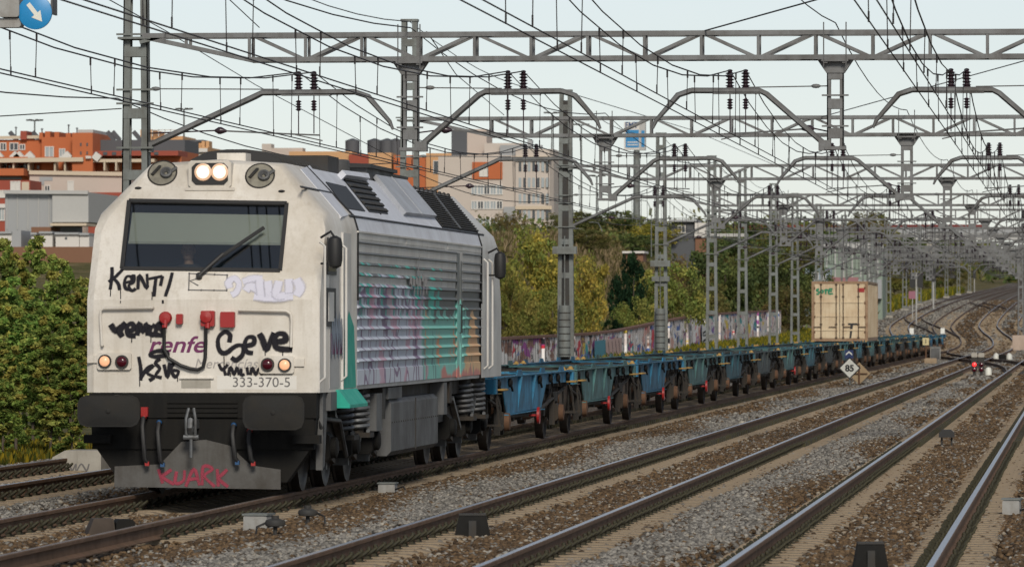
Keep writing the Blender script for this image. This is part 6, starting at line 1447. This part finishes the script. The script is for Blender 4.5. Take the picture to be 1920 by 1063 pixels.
# dwarf signals
for px, lit, lab in ((1827, True, 'left head of the pair of dwarf signals, glowing red'), (1840, False, 'right head of the pair of dwarf signals, unlit')):
    p = at_ground(px, 706); t = thing('dwarf_signal', lab, 'signal', p, 0, 'dwarf signals'); m = MB(); m.rbox(-.125,.125,-.09,.09,.2,.80,.03); m.box(-.06,.06,-.05,.05,0,.2); m.box(-.15,.15,-.12,.12,-.1,.06); m.build('case', M['darkgrey'], t)
    for z_, mm in ((.5, 'sig_red' if lit else 'lens_red'), (.30, 'lens_red')):
        if mm == 'sig_red' and mm not in M: M[mm] = plain('lit_red_lens', (.5,.02,.02), .3, 0, (1,.03,.03), 1.6)
        q = MB(); q.lathe([(.085,0),(.085,-.05),(.07,-.06),(.001,-.07)], (0,-.09,z_), 'y', 14); q.build('lens', M[mm], t)
    q = MB(); q.rbox(-.125,.125,-.085,.095,.80,.98,.03); q.build('back_plate', M['concrete'], t)
p = at_ground(1853, 706); t = thing('track_marker', 'white rounded cap beside the dwarf signals', 'marker', p); m = MB(); m.lathe([(.14,0),(.14,.25),(.1,.36),(.001,.4)], (0,0,0), 'z', 14); m.build('cap', M['signwhite'], t); m = MB(); m.box(-.2,.2,-.2,.2,-.1,.03); m.build('base', M['concrete'], t)
p = at_ground(1880, 676); t = thing('point_motor', 'black point motor flanked by two white rounded covers', 'point motor', p); m = MB(); m.box(-.2,.2,-.3,.3,0,.35); m.build('motor', M['black'], t)
for s in (-1,1): m = MB(); m.ball((s*.38,0,.1),(.2,.25,.35),12,8); m.build('cover', M['signwhite'], t)
# balise beacons between the rails, housings and posts
def beacon(px, py, label, tall=.42, wd=.34):
    p = at_ground(px, py, -.24); t = thing('track_beacon', label, 'track beacon', p, .1); m = MB()
    m.add([(-wd,-.13,0),(wd,-.13,0),(wd,.13,0),(-wd,.13,0),(-wd*.72,-.09,tall),(wd*.72,-.09,tall),(wd*.72,.09,tall),(-wd*.72,.09,tall)], [(3,2,1,0),(4,5,6,7),(0,1,5,4),(1,2,6,5),(2,3,7,6),(3,0,4,7)]); m.build('case', M['black'], t)
    m = MB(); m.box(-wd*.2,wd*.2,-.145,-.125,.02,tall*.8); m.box(-wd*.72,wd*.72,-.1,.1,tall+.002,tall+.02); m.build('cover', M['darkgrey'], t)
    m = MB(); m.tube([(wd,0,.05),(wd+.2,-.1,.02),(wd+.45,-.3,.03)], .015, 6); m.build('cable', M['rubber'], t)
beacon(886, 1012, 'dark wedge shaped beacon between the rails of the empty middle track', .26, .20)
M['wood'] = paint('weathered_brown_board', (.055,.04,.03), (.03,.024,.02), .6, .8)
p = at_ground(203, 1008, -.24); t = thing('track_beacon', 'brown and black wedge beacon between the rails ahead of the locomotive', 'track beacon', p, .3); m = MB(); m.add([(-.26,-.2,0),(.06,-.2,0),(.06,.2,0),(-.26,.2,0),(-.17,-.13,.21),(.04,-.13,.21),(.04,.13,.21),(-.17,.13,.21)], [(3,2,1,0),(4,5,6,7),(0,1,5,4),(1,2,6,5),(2,3,7,6),(3,0,4,7)]); m.build('case', M['wood'], t); m = MB(); m.rbox(.065,.27,-.15,.15,0,.20,.03); m.build('coil_housing', M['black'], t)
beacon(1632, 1075, 'black wedge beacon cut by the bottom edge on the right hand track', .27, .17)
p = at_ground(1775, 836, -.2); t = thing('track_sensor', 'small black domed box on legs between the right hand rails', 'track sensor', p); m = MB(); m.prism([(-.14,.16),(.14,.16),(.14,.24),(.08,.30),(-.08,.30),(-.14,.24)], 'xz', -.12, .12); m.build('box', M['rubber'], t)
for x in (-.09,.09): m = MB(); m.tube([(x,0,0),(x,0,.17)], .018, 6); m.build('leg', M['darkgrey'], t)
def cabinet(px, py, w_, h_, label, mat='concrete'):
    p = at_ground(px, py, -.24); t = thing('junction_box', label, 'junction box', p, random.uniform(-.2,.2), 'lineside boxes'); m = MB(); m.rbox(-w_/2,w_/2,-.14,.14,.05,h_,.015); m.build('case', M[mat], t); m = MB(); m.box(-w_/2-.012,w_/2+.012,-.155,.155,h_+.002,h_+.022); m.build('lid', M['steel_b'], t); m = MB(); m.box(-w_/2+.03,w_/2-.03,-.1,.1,-.1,.05); m.build('foot', M['darkgrey'], t)
    m = MB(); m.tube([(w_/2,-.1,.1),(w_/2+.12,-.15,.14),(w_/2+.2,-.2,.0)], .012, 6); m.build('cable', M['rubber'], t)
M['boxgrey'] = paint('grey_box_paint', (.30,.30,.29), (.18,.16,.14), .6, .7, 0, 5)
cabinet(485, 1004, .26, .22, 'grey junction box beside the near rail of the train track, nearest the camera', 'boxgrey'); cabinet(727, 931, .22, .17, 'small grey junction box beside the rail under the fuel tank', 'boxgrey'); cabinet(1897, 972, .20, .22, 'grey junction box at the right edge beside the last rail', 'boxgrey')
for px, py, lab in ((516, 1016, 'mushroom capped axle counter post with looping cable, front one'), (577, 995, 'mushroom capped axle counter post with looping cable, rear one')):
    p = at_ground(px, py, -.24); t = thing('axle_counter', lab, 'axle counter', p, 0, 'axle counters'); m = MB(); m.tube([(0,0,0),(0,0,.17)], .022, 8); m.build('post', M['darkgrey'], t); m = MB(); m.lathe([(.02,.16),(.10,.17),(.11,.20),(.10,.23),(.04,.25),(.04,.28),(.001,.28)], (0,0,0), 'z', 12); m.build('cap', M['darkgrey'], t); m = MB(); s = -1 if px < 550 else 1; m.tube([(s*.1,0,.2),(s*.19,-.02,.16),(s*.2,-.05,.06),(s*.1,-.08,.0)], .012, 6); m.build('cable', M['rubber'], t)
# marker sign, crate, cabinet near the train tail
p = at_ground(1736, 681); t = thing('marker_sign', 'pale yellow marker plate on a short post near the train tail', 'sign', p); h = W(1736,640,p.y).z - p.z; m = MB(); m.tube([(0,0,0),(0,0,h)], .05, 6); m.build('post', M['brake_brown'], t); m = MB(); m.box(-.17,.17,-.06,-.03,h-.2,h+.2); m.build('plate', plain('cream_plate', (.52,.44,.24)), t); m = MB(); m.box(-.02,.02,-.068,-.06,h-.1,h+.12); m.build('mark', M['rubber'], t)
p = at_ground(1745, 683); t = thing('concrete_block', 'tan concrete block at the foot of the yellow marker plate', 'concrete block', p); m = MB(); m.rbox(-.32,.32,-.3,.3,-.1,.33,.04); m.box(-.36,.36,-.34,.34,-.1,.06); m.box(-.2,.2,-.31,-.3,.12,.16); m.build('block', paint('tan_concrete', (.40,.30,.20), (.25,.18,.12), .5, .9), t)
p = at_ground(1754, 675); t = thing('relay_cabinet', 'weathered grey relay cabinet by the last wagons', 'cabinet', p); m = MB(); m.rbox(-.3,.3,-.3,.3,0,.75,.03); m.build('case', M['boxgrey'], t); m = MB(); m.box(-.34,.34,-.34,.34,.752,.80); m.build('lid', M['steel_b'], t); m = MB(); m.box(-.26,.26,-.32,-.30,.06,.7); m.build('door', M['tank'], t)
# concrete block with scribble at the foot of the thicket
p = W(128, 848, 86); zb_ = float(ground_z(np.array([p.x]), np.array([p.y]))[0]); t = thing('concrete_block', 'pale concrete block with a scribbled tag at the foot of the thicket', 'concrete block', (p.x, p.y, zb_-.05)); m = MB(); m.prism([(-.34,0),(.5,0),(.5,.40),(-.05,.40),(-.24,.30)], 'xz', 0, .8); m.build('block', M['concrete'], t)
m = MB(); q = [(-.20,.12),(-.12,.22),(-.06,.12),(-.12,.08),(.0,.2),(.06,.1),(.12,.2),(.12,.08),(.2,.2),(.28,.1),(.32,.2)]; m.ribbon([(x,0,z) for x, z in q], NF, .018, .003); m.build('spray_tag', M['greytext'], t)
# blue arrow sign at top left, on an arm from a mast outside the view
p = W(66, 24, 62); t = thing('arrow_sign', 'round blue sign with white diagonal arrow hanging at the top left corner', 'sign', (-TX[1]-1.9, p.y, 0)); lxp, lz = p.x-(-TX[1]-1.9), p.z
m = MB(); m.tube([(0,.25,-.3),(0,.25,6.6)], .07, 10); m.build('mast', M['steel_b'], t); m = MB(); m.bar((0,.25,lz+.02),(lxp,.2,lz+.02),.07,.07); m.build('arm', M['darkgrey'], t)
r = 32*62/F; m = MB(); m.lathe([(.001,.02),(r,.02),(r,-.015),(r-.01,-.02),(.001,-.02)], (lxp,0,lz), 'y', 36); m.build('disc', M['signarrow'], t)
m = MB(); d_ = Vector((.62,0,-.78)).normalized(); n_ = Vector((.78,0,.62)).normalized(); c0 = Vector((lxp,-.025,lz)); w1 = .024
P = [c0-d_*.12+n_*w1, c0+d_*.02+n_*w1, c0+d_*.02+n_*w1*2.6, c0+d_*.13, c0+d_*.02-n_*w1*2.6, c0+d_*.02-n_*w1, c0-d_*.12-n_*w1]; m.add(P, [tuple(range(7))]); m.build('arrow', M['signwhite'], t)
m = MB(); m.rbox(lxp-.40, lxp-.17, -.05, .3, lz-.05, lz+.35, .02); m.rbox(lxp-.5,lxp-.16,.0,.2,lz-.16,lz-.06,.02); m.build('signal_case', M['boxgrey'], t)
m = MB(); m.box(lxp+.17,lxp+.19,.0,.3,lz-.02,lz+.3); m.build('side_shield', M['tank'], t)
# far signals
def signal(px, pyt, pyb, d, label, heads=1):
    p = W(px, pyb, d); t = thing('signal_post', label, 'signal', p); h = W(px, pyt, d).z - p.z; m = MB(); m.tube([(0,.1,-1),(0,.1,h)], .08, 8); m.build('post', M['lightgrey'], t)
    for k in range(heads): x = k*.75 - (heads-1)*.37; m = MB(); m.rbox(x-.28,x+.28,-.1,.1,h-1.5,h,.12); m.build('head', M['rubber'], t)
signal(1750, 502, 562, 620, 'white signal mast with black head on the left of the climbing tracks'); signal(1827, 506, 537, 1000, 'black signal head far up the climbing tracks'); signal(1718, 511, 590, 560, 'twin black signal heads behind the last wagons', 2)
p = W(1711, 553, 590); t = thing('marker_sign', 'square pink sign on a pole near the twin black signals', 'sign', (p.x, p.y, p.z-1.8)); m = MB(); m.tube([(0,0,-1),(0,0,1.8)], .05, 6); m.build('post', M['lightgrey'], t); m = MB(); m.box(-.4,.4,-.05,-.02,1.4,2.2); m.build('plate', plain('pink_plate', (.26,.10,.14)), t)
